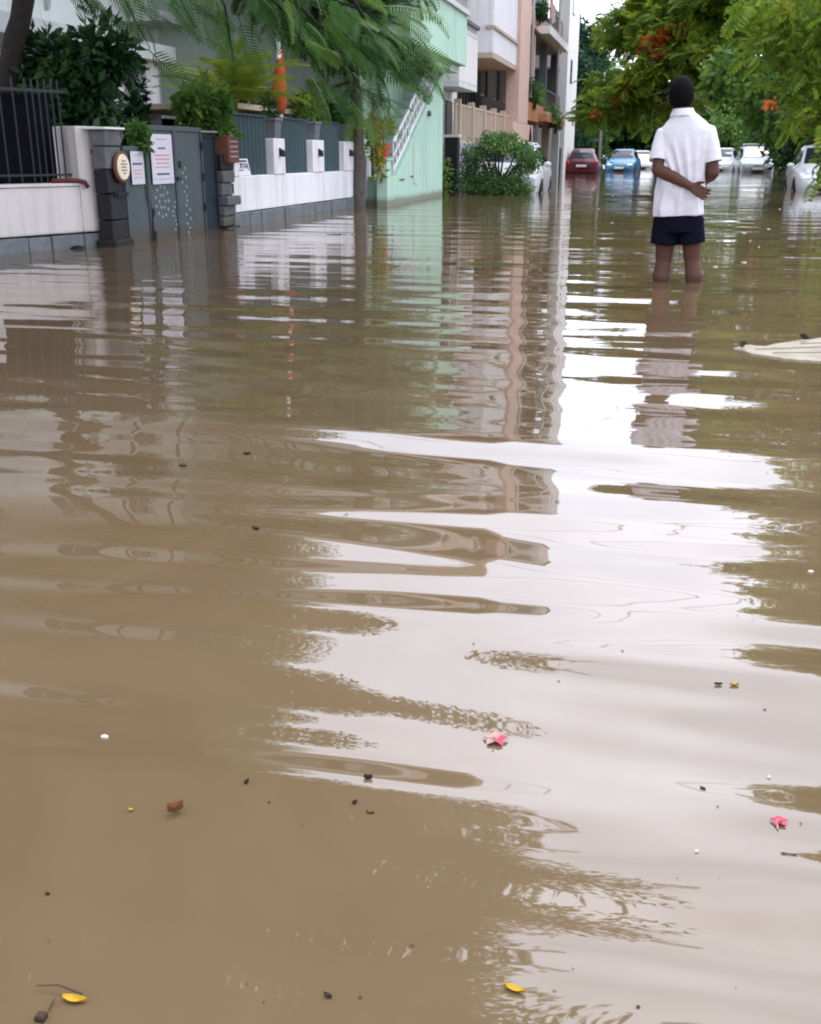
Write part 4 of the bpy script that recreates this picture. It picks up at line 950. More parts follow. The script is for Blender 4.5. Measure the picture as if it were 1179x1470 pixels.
# ---------------------------------------------------------------- garden plants behind the walls
def shrub(name, label, base, clumps, n_leaves, size, mat, seed, stems=3, cat='shrub', droop=.35, aspect=.42, group=None):
    t = thing(name, base, label, cat, group)
    for k in range(stems):
        c = clumps[k % len(clumps)]; a = Vector(base) + Vector((.06*math.cos(k*2.1), .06*math.sin(k*2.1), 0)); b_ = Vector(c[:3])
        MB().tube([a, a.lerp(b_, .5) + Vector((.04*math.sin(k*3), .05*math.cos(k*2), .05)), b_], [.03, .022, .008], 7).build('stem', bark_dark, t, smooth=True)
    leaf_crown('foliage', clumps, n_leaves, size, mat, t, seed, droop, aspect); return t
def px_clump(u, v, Y, r, rz=None, ry=None):
    p = on_y(u, v, Y); return (float(p[0]), float(p[1]), float(p[2]), r, ry or r, rz or r)
c = [px_clump(110,100,11.2,.42,.36), px_clump(70,80,11.3,.30,.28), px_clump(150,75,11.2,.34,.30), px_clump(85,140,11.1,.34,.34), px_clump(130,140,11.1,.25,.26), px_clump(175,85,11.3,.2,.16), px_clump(45,130,11.4,.28,.3), px_clump(100,185,11.4,.5,.35), px_clump(30,200,11.0,.5,.4), px_clump(110,240,11.5,.5,.4)]
shrub('garden_shrub', 'dense dark shrub leaning over the black bar railing', (c[0][0]-.1, 11.4, -.3), c, 5200, .15, leaf_black, 31, 4)
c = [px_clump(197,130,12.6,.12,.3), px_clump(193,160,12.6,.14,.24), px_clump(200,172,12.5,.12,.2)]
shrub('garden_shrub', 'dark drooping shrub between the white porch columns', (c[0][0], 12.4, -.3), c, 320, .13, leaf_black, 32, 3)
c = [px_clump(272,145,13.0,.22,.2), px_clump(300,150,13.3,.30,.22), px_clump(310,185,13.3,.25,.25), px_clump(285,175,13.2,.2,.2)]
shrub('garden_shrub', 'mid green shrub above the near black side gate panel', (c[1][0], 13.3, -.3), c, 1300, .14, leaf_mid, 33, 3)
c = [px_clump(198,192,10.9,.10,.12), px_clump(202,205,10.85,.09,.10), px_clump(192,185,10.95,.09,.07)]
shrub('garden_shrub', 'bright green leafy plant spilling over the narrow wicket gate', (c[0][0], 10.95, -.3), c, 420, .085, leaf_mid, 34, 2)
def palm(u, v, Y, label, nf, seed, sc=1.0, tilt=0.0):
    p = on_y(u, v, Y); r2 = np.random.default_rng(seed)
    t = thing('palm', (float(p[0]), float(p[1]), -.3), label, 'palm')
    for k in range(4):
        a = k*1.6; MB().tube([(p[0]+.1*math.cos(a), p[1]+.1*math.sin(a), -.3), (p[0]+.05*math.cos(a), p[1]+.05*math.sin(a), p[2]*.6), (p[0]+.03*math.cos(a), p[1], p[2])], [.035,.03,.02], 8).build('cane', bark, t, smooth=True)
    Pq, Dq, Sq = [], [], []
    for k in range(nf):
        a = 6.283*k/nf + r2.normal(0,.2); el = r2.uniform(.15, 1.3)
        Pq.append((p[0]+.05*math.cos(a), p[1]+.05*math.sin(a), p[2]+r2.uniform(-.15,.1))); Dq.append((math.cos(a)*math.cos(el), math.sin(a)*math.cos(el), math.sin(el))); Sq.append(sc*r2.uniform(.75, 1.1))
    frond_objects('palm_frond', PALM, Pq, Dq, Sq, t, seed+1, .25)
palm(335, 140, 15.2, 'golden yellow areca palm behind the teal sheet beside the stone pillar', 26, 41, .95)
palm(300, 150, 14.6, 'short golden palm between garden shrub and areca palm', 12, 42, .6)
palm(455, 150, 19.4, 'greenish yellow palm behind the middle white pillar', 18, 43, .8)
c = [px_clump(440,150,18.2,.35,.2), px_clump(485,140,20.0,.3,.3), px_clump(465,160,19.2,.35,.16)]
shrub('garden_shrub', 'olive shrub behind the white wall near the slim tree', (c[0][0], 18.4, -.3), c, 1100, .12, leaf_yel, 44, 3)
for i, (px_, py_) in enumerate(pot_spots):
    own = [o for o in bpy.data.objects if o.name.startswith('planter') and o.type == 'EMPTY' and abs(o.location.y - py_) < .01][0]
    leaf_crown('plant', [(px_, py_, 1.50, .10, .10, .12), (px_-.04, py_+.05, 1.62, .08, .08, .10)], 110, .09, leaf_dark if i == 0 else leaf_mid, own, 50+i, .1)
leaf_crown('plant', [(pc[0], pc[1], 1.30, .12, .12, .10), (pc[0]-.14, pc[1]-.15, 1.44, .20, .2, .14), (pc[0]+.03, pc[1]+.2, 1.38, .12, .18, .10)], 230, .12, leaf_croton, rp_, 55, -.25, .3)
MB().tube([(pc[0],pc[1],1.04),(pc[0]-.02,pc[1],1.34)], .012, 6).build('stem', bark, rp_)

# ---------------------------------------------------------------- bush standing in the water
g = on_z(716, 279); bx_, by_ = float(g[0]), float(g[1])
bu = thing('bush', (bx_, by_, -.3), 'round green bush standing in the flood before the parked white car', 'bush')
for k, (dx, dz) in enumerate([(-.35,.95),(-.12,1.05),(.12,1.1),(.40,.95),(.62,.85),(.0,.9)]):
    MB().tube([(bx_+.04*math.cos(k),by_+.05*math.sin(k),-.3),(bx_+dx*.25,by_,.35),(bx_+dx*.7,by_+.08*math.sin(k*2),.65),(bx_+dx,by_+.15*math.cos(k),dz)], [.035,.03,.022,.01], 8).build('stem', bark_dark, bu, smooth=True)
leaf_crown('foliage', [(bx_-.15,by_,1.12,.50,.45,.22), (bx_+.25,by_,1.08,.50,.45,.22), (bx_-.5,by_,.92,.34,.4,.22), (bx_+.62,by_,.85,.30,.4,.28), (bx_+.78,by_+.1,.66,.2,.3,.2), (bx_,by_,1.28,.35,.3,.12), (bx_-.7,by_,.70,.2,.3,.2), (bx_-.3,by_,1.34,.10,.1,.12), (bx_+.32,by_,1.30,.12,.1,.12), (bx_+.9,by_,.9,.08,.1,.12), (bx_-.82,by_,.95,.08,.1,.12)], 7500, .066, leaf_bush, bu, 61, .2, .5)
leaf_crown('foliage', [(bx_-.55,by_-.1,.22,.42,.4,.30), (bx_-.1,by_-.1,.20,.45,.4,.26), (bx_+.35,by_-.05,.20,.42,.4,.26), (bx_-.72,by_,.42,.26,.3,.2), (bx_+.1,by_,.05,.7,.4,.14), (bx_-.3,by_+.15,.55,.3,.25,.16), (bx_+.45,by_+.15,.55,.3,.25,.16), (bx_+.6,by_,.1,.2,.3,.15)], 8200, .066, leaf_bush, bu, 62, .3, .5)

# ---------------------------------------------------------------- trees along the right side and at the end of the street
def big_tree(label, base, h, clumps, n_leaves, size, mat, seed, r=.18, barkm=bark_dark, name='street_tree', shell=.45, fr=0):
    t = thing(name, (base[0], base[1], -.3), label, 'tree')
    top = (base[0]+base[2] if len(base) > 2 else base[0], base[1], h)
    trunk_tube(t, [(base[0],base[1],-.3), (base[0]*.7+top[0]*.3+.06, base[1], h*.45), top], [r, r*.8, r*.6], barkm, 12)
    limbs(t, top, clumps[:14], r*.42, barkm, seed)
    if fr:
        rg2 = np.random.default_rng(seed); P_, O_ = in_clumps(clumps, fr, rg2, .5)
        bake_fronds('crown', FR_far, P_, O_*np.array([1,1,.35]) + rg2.normal(0,.35,O_.shape) + np.array([0,0,-.25]), size * rg2.uniform(.7,1.3,len(P_)), mat, t, seed+1)
    else: leaf_crown('crown', clumps, n_leaves, size, mat, t, seed, .4, .45, shell)
    return t
def scatter(cx, cy, cz, R, H, n_, r, seed, flat=.7):
    rg2 = np.random.default_rng(seed); out = []
    for k in range(n_):
        d = unit(rg2.normal(size=3)); q = rg2.uniform(.55, 1.0); rr = r*rg2.uniform(.7, 1.3); out.append((cx + d[0]*R*q, cy + d[1]*R*q, cz + d[2]*H*q, rr, rr, rr*flat))
    return out
# near right: yellow green boughs hanging into the picture
cn = [px_clump(1150,20,21.5,.9,.7), px_clump(1115,60,21.8,.55,.5), px_clump(1160,110,21.4,.5,.55), px_clump(1100,15,22.0,.6,.45), px_clump(1145,160,21.6,.30,.38), px_clump(1172,175,21.2,.25,.35), px_clump(1125,110,21.8,.3,.4), px_clump(1178,60,21,.6,.7), px_clump(1185,235,20.6,.25,.35), px_clump(1195,150,21,.6,.6)]
cn += [(5.0,22,5.4,1.8,1.8,1.0), (4.2,21,6.6,1.7,1.7,.9), (6.4,23,7.2,2.2,2.2,1.1), (7.6,20.5,6.0,2.0,2.0,1.2), (4.6,24,7.6,1.6,1.8,.9), (8.2,24,8.0,2.0,2.0,1.1), (5.8,21.5,8.2,1.6,1.6,.8), (3.7,22,7.0,1.1,1.2,.8), (3.5,23.5,6.0,1.0,1.2,.8), (4.0,22.5,8.0,1.2,1.2,.8), (4.7,22,9.2,1.4,1.4,.8), (6.2,22,9.6,1.6,1.6,.8), (3.9,21.5,8.6,1.0,1.0,.7), (3.2,22.5,6.6,.9,.9,.7)]
yt = big_tree('yellow green tree with drooping boughs over the white compact car', (7.0, 22.0, -.4), 4.0, cn, 0, .52, leaf_yel, 71, .2, fr=70)
leaf_crown('inner_crown', cn, 30000, .17, leaf_yel, yt, 171, .4, .4, .7)
cn = scatter(6.6, 33, 4.6, 3.0, 2.6, 26, 1.0, 72) + [px_clump(1065,95,33,.8,.5), px_clump(1040,110,34,.7,.45), px_clump(1090,130,32,.7,.6), px_clump(1110,170,32,.6,.5), (5.4,32,1.2,.8,.8,.8), (6.4,33,1.0,1.0,1.2,1.0), (5.8,35,8.0,1.8,1.8,1.0), (5.0,32,9.0,1.5,1.5,.9), (3.6,33,7.0,1.3,1.3,1.0), (3.3,32,8.3,1.2,1.2,.9), (4.2,33,9.6,1.4,1.4,.9), (5.2,34,10.6,1.6,1.6,.9), (2.7,33,5.9,1.0,1.1,.8), (6.6,33,9.8,1.8,1.8,1.1)]
big_tree('leafy green tree with layered boughs behind the white compact car', (6.6, 33), 3.4, cn, 30000, .28, leaf_mid, 73, .22)
cn = scatter(6.2, 41, 4.0, 3.0, 2.8, 30, 1.0, 74) + [(4.6,40,2.4,1.0,1.0,.8), (4.2,41,3.6,1.1,1.1,.8), (5.2,40,1.0,.9,.9,.9), (6.6,40,.8,1.2,1.2,.9), (3.6,41,4.6,1.0,1.0,.7)]
big_tree('dark evergreen tree between the silver van and the white compact car', (6.4, 41), 3.0, cn, 20000, .28, leaf_dark, 75, .24)
# flame tree that arches over the street, with orange blossom
plates = []
for (u, v, Y, r) in [(1010,30,47,1.5),(975,45,47,1.4),(940,62,47,1.2),(985,75,46,1.2),(960,95,46,1.1),(925,110,46,1.1),(905,130,46,1.0),(880,140,46,.9),(860,160,46,.8),(845,172,46,.6),(895,165,47,.8),(925,150,47,.9),(1000,15,48,1.6),(960,20,48,1.4),(1035,20,47,1.7),(1060,50,46,1.3),(930,35,48,1.1),(905,60,49,.9),(870,115,48,.8),(1030,70,45,1.2),(1000,110,46,1.1),(940,180,48,.7),(985,150,47,1.0),(1040,0,47,1.7),(1000,-8,48,1.4),(1075,-40,46,1.8),(1060,-110,45,1.8),(1090,-170,45,1.8),(1100,-100,44,1.8),(900,25,50,.9),(885,52,50,.8),(925,8,49,1.1),(945,-8,49,1.2)]:
    p = on_y(u, v, Y); plates.append((float(p[0]), float(p[1]), float(p[2]), r, r, r*.34))
ft = big_tree('broad flame tree with orange blossom arching over the far cars', (5.6, 47, -.8), 4.6, plates, 0, .62, leaf_yel, 76, .26, fr=210)
leaf_crown('inner_crown', plates, 16000, .26, leaf_yel, ft, 176, .3, .4, .7)
leaf_crown('blossom', [px_clump(935,62,46,.42,.28), px_clump(925,75,46,.3,.18), px_clump(950,80,45.6,.4,.16), px_clump(975,42,46,.45,.2), px_clump(1000,35,46,.3,.15), px_clump(885,145,45.4,.2,.12), px_clump(900,122,45.5,.25,.10), px_clump(955,50,46,.3,.2), px_clump(855,165,45.4,.2,.10), px_clump(1108,147,31,.14,.10)], 900, .16, flower_orange, ft, 77, .0, .7)
cn = scatter(-7.0, 67, 5.2, 2.6, 3.8, 30, 1.1, 78) + [(-5.0,66,2.2,.8,.8,.7), (-5.6,66,4.2,1.0,1.0,.8), (-4.8,67,6.4,1.0,1.0,.8), (-4.2,67,7.6,.9,.9,.7), (-6.2,66,1.0,1.0,1.0,.9)]
big_tree('blue green tree beyond the white tower', (-6.6, 67), 4.0, cn, 20000, .36, leaf_blue, 79, .22)
cn = scatter(7.6, 56, 4.6, 3.6, 3.0, 30, 1.25, 80) + [(5.0,57,2.2,1.1,1.1,.9), (6.2,58,.9,1.2,1.2,.9), (7.8,56,.9,1.4,1.4,1.0), (9.2,56,1.0,1.4,1.4,1.1)]
big_tree('dark green tree over the silver van', (7.6, 57), 3.2, cn, 20000, .34, leaf_dark, 81, .24)
cn = scatter(7.8, 70, 4.4, 3.6, 3.0, 30, 1.3, 82) + [(5.0,72,1.2,1.2,1.2,1.0), (3.6,76,2.6,1.3,1.3,1.0), (6.4,70,1.0,1.4,1.4,1.0)]
big_tree('mid green tree behind the silver van and its white neighbour', (7.8, 71), 3.2, cn, 18000, .38, leaf_mid, 83, .24)
backs = [(-13,88,leaf_dark,'dark tree closing the street end behind the apartment block'), (-7.5,84,leaf_mid,'leafy green tree at the street end behind the lamp pole'), (-2.6,92,leaf_dark,'dark green tree at the street end behind the blue car'), (2.6,90,leaf_mid,'broad green tree at the street end behind the standing man'), (8.4,86,leaf_dark,'dark tree at the street end beyond the silver van'), (14.5,92,leaf_mid,'wide green tree at the street end behind the dark roadside trees'), (20.5,80,leaf_dark,'dark tree in the gardens beyond the roadside trees'), (-19,96,leaf_mid,'green tree behind the far end of the apartment block')]
for i, (x_, y_, mt, lab) in enumerate(backs):
    hh_ = [4.2,3.6,3.4,3.4,4.0,4.6,4.4,4.6][i]
    cn = scatter(x_, y_, hh_+.2, 3.4, hh_*.95, 34, 1.5, 90+i, .8) + [(x_-2,y_-.5,.8,1.5,1.4,1.1), (x_,y_-1,.8,1.6,1.4,1.1), (x_+2,y_-.6,.8,1.5,1.4,1.1)]
    cn += [(x_, y_+.5, hh_*.9, 3.0, 2.0, hh_*.75)]
    big_tree(lab, (x_, y_), hh_*.7, cn, 15000, .52, mt, 100+i, .22)
# pot plants and creepers on the apartment block
for i, (u, v, X_, r, lab, mt) in enumerate([(768,130,-5.05,.45,'climbing plant on the lower balcony next to the peach column', leaf_mid), (790,160,-4.9,.42,'pale leafy plant in the orange planter of the peach block', leaf_bush), (798,172,-4.85,.36,'low green plant at the far end of the orange planter', leaf_mid), (757,125,-5.1,.3,'thin creeper against the peach column', leaf_dark), (775,15,-5.0,.3,'dark pot plant on the upper balcony railing', leaf_dark)]):
    p = on_x(u, v, X_+.1); cl_ = [(float(p[0])+.05, float(p[1]), float(p[2]), r*.6, r*1.3, r*.8), (float(p[0])+.05, float(p[1])+r, float(p[2])-.2, r*.5, r, r*.5)]
    shrub('pot_plant', lab, (float(p[0]), float(p[1]), float(p[2])-r-.2), cl_, 420, .16, mt, 120+i, 2, 'plant')
c = [(MX-.1, sy1+.35, .45, .18, .25, .5), (MX-.15, sy1+.4, .1, .2, .25, .2)]
shrub('pot_plant', 'narrow green plant between the mint stair and the dark stone pillar', (MX-.1, sy1+.35, -.3), c, 380, .12, leaf_mid, 130, 2, 'plant')
# ================================================================== cars
tyre_m = paint('tyre_rubber', (0.018, 0.018, 0.018), 0.8, 0.2, 20); rim_m = paint('wheel_rim', (0.42, 0.43, 0.44), 0.3, 0.08, 20, metal=.7)
trim_m = paint('black_car_trim', (0.015, 0.015, 0.017), 0.5, 0.2, 10); car_glass = glass_dark('car_glass', (0.014, 0.018, 0.022), .05); car_glass.node_tree.nodes['Principled BSDF'].inputs['Specular IOR Level'].default_value = .3
lamp_m = paint('headlamp_glass', (0.62, 0.65, 0.68), 0.12, 0.05, 10); red_lamp = paint('tail_lamp', (0.38, 0.02, 0.02), 0.2, 0.1, 10); plate_m = paint('number_plate', (0.74, 0.74, 0.70), 0.5, 0.04, 20)
HATCH = [(0,.66,.26,.52,.55,.55),(.025,.86,.21,.66,.70,.60),(.09,.955,.19,.77,.82,.72),(.20,.995,.18,.85,.92,.76),(.285,1,.18,.89,.985,.80),(.36,1,.18,.90,1.22,.735),(.45,1,.18,.91,1.44,.66),(.60,1,.18,.92,1.50,.66),(.80,1,.18,.925,1.46,.65),(.885,.995,.18,.925,1.28,.68),(.955,.975,.20,.90,.98,.76),(.985,.93,.22,.84,.88,.74),(1,.82,.28,.72,.75,.66)]
SALOON = [(0,.66,.26,.50,.53,.55),(.025,.87,.21,.64,.68,.60),(.09,.96,.19,.74,.79,.72),(.20,.995,.18,.82,.88,.76),(.27,1,.18,.87,.95,.80),(.35,1,.18,.88,1.20,.735),(.43,1,.18,.89,1.41,.64),(.56,1,.18,.90,1.46,.64),(.69,1,.18,.90,1.42,.64),(.78,.995,.18,.90,1.18,.70),(.85,.985,.18,.89,.97,.76),(.96,.95,.20,.87,.92,.76),(1,.84,.27,.72,.75,.68)]
VAN = [(0,.70,.27,.60,.63,.58),(.02,.88,.21,.76,.80,.64),(.07,.96,.19,.88,.93,.74),(.15,.995,.18,.97,1.04,.78),(.21,1,.18,1.0,1.10,.82),(.29,1,.18,1.0,1.42,.76),(.36,1,.18,1.0,1.68,.70),(.55,1,.18,1.01,1.76,.70),(.85,1,.18,1.01,1.74,.69),(.94,.99,.18,1.0,1.55,.70),(.98,.96,.20,.98,1.05,.76),(.995,.93,.22,.90,.95,.74),(1,.86,.28,.75,.78,.68)]
def ellipsoid(mb, c, rx, ry, rz, n_=12, m_=8):
    return mb.loft([[(c[0]+rx*math.sin(p)*math.cos(a), c[1]+ry*math.sin(p)*math.sin(a), c[2]+rz*math.cos(p)) for a in np.linspace(0, 2*math.pi, n_+1)[:-1]] for p in np.linspace(.08, math.pi-.08, m_)])
def make_car(name, label, cat, loc, rz, prof, L, W, H, pm, rack=False, zs=1.0):
    t = thing(name, (0,0,0), label, cat); hw = W/2; hs_ = H / max(p[4] for p in prof)
    prof = [(a, b_, c*zs, d*hs_, e*hs_, f) for a, b_, c, d, e, f in prof]
    def interp(tt):
        for p, q in zip(prof, prof[1:]):
            if p[0] <= tt <= q[0]:
                k = (tt-p[0])/(q[0]-p[0]); return [p[i]+(q[i]-p[i])*k for i in range(6)]
        return list(prof[-1])
    def half(st):
        _, w, zb, zsh, zt, wt = st; w *= hw; wt *= hw
        return [(w*.80,zb),(w*.955,zb+.06),(w*.99,zb+.20),(w,(zb+zsh)*.55),(w*.985,zsh-.10),(w*.955,zsh-.02),(w*.93,zsh),(wt,zt-.055),(wt*.93,zt-.012),(wt*.6,zt+.008)]
    rings_ = []
    for tt in sorted(set([p[0] for p in prof] + [.01,.05,.14,.24,.32,.40,.52,.70,.84,.92,.97])):
        h_ = half(interp(tt)); y_ = -L/2 + L*tt
        rings_.append([(x, y_, z) for x, z in h_] + [(-x, y_, z) for x, z in reversed(h_)])
    body = MB().loft(rings_).build('body', pm, t, smooth=True)
    m_ = body.modifiers.new('edges', 'EDGE_SPLIT'); m_.split_angle = math.radians(38)
    tr_ = [p[0] for p in prof]
    ti = max(range(len(prof)), key=lambda i: prof[i][4])
    cowl = prof[4][0]; rf = prof[6][0]; rr_ = prof[8][0]; rb_ = prof[10][0]
    def top(tt, fx, off):
        s_ = interp(tt); e = .01; s2 = interp(min(1, tt+e)); dy, dz = L*e, s2[4]-s_[4]; ln = math.hypot(dy, dz)
        return (s_[5]*hw*fx, -L/2+L*tt - dz/ln*off, s_[4]-.004 + dy/ln*off)
    def strip(ta, tb, fx, off, nm, mt, par):
        mb = MB(); ts = np.linspace(ta, tb, 7)
        for a, b_ in zip(ts, ts[1:]): mb.add([top(a,-fx,off), top(a,0,off+.012), top(a,fx,off), top(b_,fx,off), top(b_,0,off+.012), top(b_,-fx,off)], [(0,1,4,5),(1,2,3,4)])
        return mb.build(nm, mt, par, smooth=True, fix=False)
    strip(cowl+.012, rf-.006, .90, .012, 'windscreen', car_glass, t)
    strip(rr_+.02, rb_-.012, .88, .012, 'rear_window', car_glass, t)
    def side(tt, f, sgn, off=.010):
        s_ = interp(tt); x0, z0 = s_[1]*hw*.93, s_[3]; x1, z1 = s_[5]*hw, s_[4]-.055
        return (sgn*(x0+(x1-x0)*f+off), -L/2+L*tt, z0+(z1-z0)*f+.004)
    for sgn in (-1, 1):
        for ta, tb in ((cowl+.055, rf+(rr_-rf)*.40), (rf+(rr_-rf)*.46, rr_+.015)):
            mb = MB(); ts = np.linspace(ta, tb, 6)
            for a, b_ in zip(ts, ts[1:]):
                q = [side(a,.10,sgn), side(b_,.10,sgn), side(b_,.90,sgn), side(a,.90,sgn)]; mb.add(q if sgn > 0 else q[::-1], [(0,1,2,3)])
            mb.build('side_window', car_glass, t, fix=False)
        s_ = interp(.5); xs_ = s_[1]*hw
        for tt in (.185, .81):
            yw = -L/2+L*tt; r_ = .30*zs
            wl_ = MB().lathe((sgn*(hw-.185) if sgn < 0 else hw-.185, yw, r_), [(r_*.72,0),(r_,.02),(r_,.17),(r_*.94,.19),(r_*.66,.188)] if sgn > 0 else [(r_*.72,0),(r_,-.02),(r_,-.17),(r_*.94,-.19),(r_*.66,-.188)], 22, 'x').build('wheel', tyre_m, t, smooth=False)
            MB().lathe((sgn*(hw-.02), yw, r_), [(r_*.64,0),(r_*.60,sgn*.022),(r_*.2,sgn*.012),(r_*.12,sgn*.03)], 16, 'x').build('rim', rim_m, wl_)
            arch = MB(); ri, ro = r_*1.02, r_*1.20; an = np.linspace(-.25, math.pi+.25, 15)
            for a, b_ in zip(an, an[1:]): arch.add([(sgn*(hw+.006), yw+ri*math.cos(a), r_+ri*math.sin(a)), (sgn*(hw+.006), yw+ro*math.cos(a), r_+ro*math.sin(a)), (sgn*(hw+.006), yw+ro*math.cos(b_), r_+ro*math.sin(b_)), (sgn*(hw+.006), yw+ri*math.cos(b_), r_+ri*math.sin(b_))], [(0,1,2,3)])
            arch.build('wheel_arch', trim_m, t, fix=False)
        cs = interp(cowl+.05); ellipsoid(MB(), (sgn*(hw+.06), -L/2+L*(cowl+.06), cs[3]+.07), .10, .06, .07).build('mirror', pm, t, smooth=True)
        f9 = interp(.06); ellipsoid(MB(), (sgn*f9[1]*hw*.72, -L/2+L*.045, f9[3]-.075), .19, .11, .085).build('headlight', lamp_m, t, smooth=True)
        r9 = interp(.975); ellipsoid(MB(), (sgn*r9[1]*hw*.86, L/2-L*.028, r9[3]-.07), .10, .09, .14).build('tail_light', red_lamp, t, smooth=True)
        dh = interp(.5); MB().box(min(sgn*hw, sgn*(hw+.02)), max(sgn*hw, sgn*(hw+.02)), -.12, .05, dh[3]-.17, dh[3]-.14).build('door_handle', pm, t)
    f0 = interp(.012)
    ellipsoid(MB(), (0, -L/2+L*.012, f0[3]-.03), hw*.46, .045, .055).build('grille', trim_m, t, smooth=True)
    ellipsoid(MB(), (0, -L/2+L*.004+.02, .36*zs), hw*.62, .055, .085).build('air_intake', trim_m, t, smooth=True)
    MB().box(-.25, .25, -L/2-.03, -L/2-.012, .46*zs, .57*zs).build('number_plate', plate_m, t)
    MB().box(-.25, .25, L/2+.008, L/2+.022, .62*zs, .73*zs).build('number_plate', plate_m, t)
    MB().box(-hw*.8, hw*.8, L/2-.05, L/2+.03, .33*zs, .47*zs).build('rear_bumper', pm, t, bevel=.03)
    if rack:
        for sgn in (-1, 1): MB().tube([(sgn*hw*.60, -L*.12, H+.07), (sgn*hw*.60, L*.28, H+.07)], .022, 8).build('roof_rail', rim_m, t)
        for yy in (-.08, .10, .24): MB().tube([(-hw*.62, L*yy, H+.10), (hw*.62, L*yy, H+.10)], .02, 8).build('rack_bar', rim_m, t)
        for yy in (-.08, .10, .24):
            for sgn in (-1, 1): MB().tube([(sgn*hw*.60, L*yy, H-.03), (sgn*hw*.60, L*yy, H+.10)], .018, 6).build('rack_foot', trim_m, t)
    t.location = loc; t.rotation_euler = (0, 0, rz); return t
for o in list(bpy.data.objects): pass
def car_paint(nm, c): return paint(nm, c, .4, .14, 2.5, coat=.35, streak=.12)
cp_white = car_paint('white_car_paint', (.46,.47,.48)); cp_red = car_paint('dark_red_car_paint', (.085,.008,.017)); cp_blue = car_paint('bright_blue_car_paint', (.028,.125,.23)); cp_silver = car_paint('silver_car_paint', (.27,.30,.32)); cp_white2 = car_paint('pearl_car_paint', (.38,.40,.40))
ZR = -.30
make_car('parked_car', 'white hatchback partly hidden behind the round green bush', 'car', (-3.80, 28.0, ZR), math.radians(1), HATCH, 3.7, 1.66, 1.50, cp_white)
g = on_z(835, 251); make_car('parked_car', 'dark red hatchback with its tail towards the standing man', 'car', (float(g[0])-.25, float(g[1])+5.0, ZR), math.pi, HATCH, 3.7, 1.66, 1.50, cp_red)
g = on_z(894, 249); make_car('parked_car', 'bright blue hatchback in the flood beside the red car', 'car', (float(g[0])-.25, float(g[1])+7.5, ZR), math.radians(-5), HATCH, 3.7, 1.66, 1.50, cp_blue)
make_car('parked_car', 'white saloon behind the blue hatchback', 'car', (-1.75, 76, ZR), math.radians(3), SALOON, 4.2, 1.7, 1.46, cp_white)
make_car('parked_van', 'silver people carrier with roof rack under the dark trees', 'van', (4.55, 62.5, ZR), math.radians(2), VAN, 4.4, 1.76, 1.64, cp_silver, True)
make_car('parked_car', 'pearl white car tucked behind the silver people carrier', 'car', (3.15, 67.5, ZR), math.radians(-10), HATCH, 3.8, 1.68, 1.58, cp_white2)
make_car('parked_car', 'white compact car facing the flood under the yellow green boughs', 'car', (4.08, 31.2, ZR), math.radians(-1), HATCH, 3.65, 1.66, 1.44, cp_white)
# ================================================================== the standing man, seen from behind
g = on_z(977, 404); MXX, MYY = float(g[0]), float(g[1])
man = thing('person', (MXX, MYY, -.3), 'person in white polo shirt and navy shorts standing in the flood, hand behind back', 'person')
skin = paint('brown_skin', (0.074, 0.033, 0.022), 0.6, 0.10, 18, 0.15, 90)
hair_m = paint('black_hair', (0.0045, 0.0042, 0.0048), 0.7, 0.3, 40, 0.8, 120, spec=.04)
shirt_m = paint('white_polo_cotton', (0.55, 0.525, 0.55), 0.85, 0.03, 6, 0.20, 130)
short_m = paint('navy_shorts_cotton', (0.004, 0.0045, 0.010), 0.85, 0.15, 12, 0.2, 120, spec=.05)
eye_m = paint('eye_white', (0.6,0.58,0.55), 0.3, 0.03); lip_m = paint('lip', (0.12,0.035,0.03), 0.5, 0.1)
def L3(x, y, z): return Vector((MXX + x, MYY + y, z))      # x right, y away from the photographer, z above the water
def capsule(mb, a, b_, ra, rb_, n_=14):
    a, b_ = Vector(a), Vector(b_); d = (b_-a); ln = d.length; d.normalize()
    pts, rs = [], []
    for k in range(5): ph = (k/4)*math.pi/2; pts.append(a - d*ra*math.cos(ph)); rs.append(max(.001, ra*math.sin(ph)))
    for k in range(1, 5): pts.append(a.lerp(b_, k/5)); rs.append(ra+(rb_-ra)*k/5)
    for k in range(5): ph = (k/4)*math.pi/2; pts.append(b_ + d*rb_*math.sin(ph)); rs.append(max(.001, rb_*math.cos(ph)))
    return mb.tube(pts, rs, n_)
def chain(mb, pts, rs, n_=14):
    for i in range(len(pts)-1): capsule(mb, pts[i], pts[i+1], rs[i], rs[i+1], n_)
def ell(mb, c, rx, ry, rz, n_=20, m_=14):
    return mb.loft([[(c[0]+rx*math.sin(p)*math.cos(a), c[1]+ry*math.sin(p)*math.sin(a), c[2]+rz*math.cos(p)) for a in np.linspace(0, 2*math.pi, n_+1)[:-1]] for p in np.linspace(.04, math.pi-.04, m_)])
def remesh(o, vox, it, f=.5):
    m_ = o.modifiers.new('remesh', 'REMESH'); m_.mode = 'VOXEL'; m_.voxel_size = vox; m_.use_smooth_shade = True
    s_ = o.modifiers.new('smooth', 'SMOOTH'); s_.iterations = it; s_.factor = f; return o
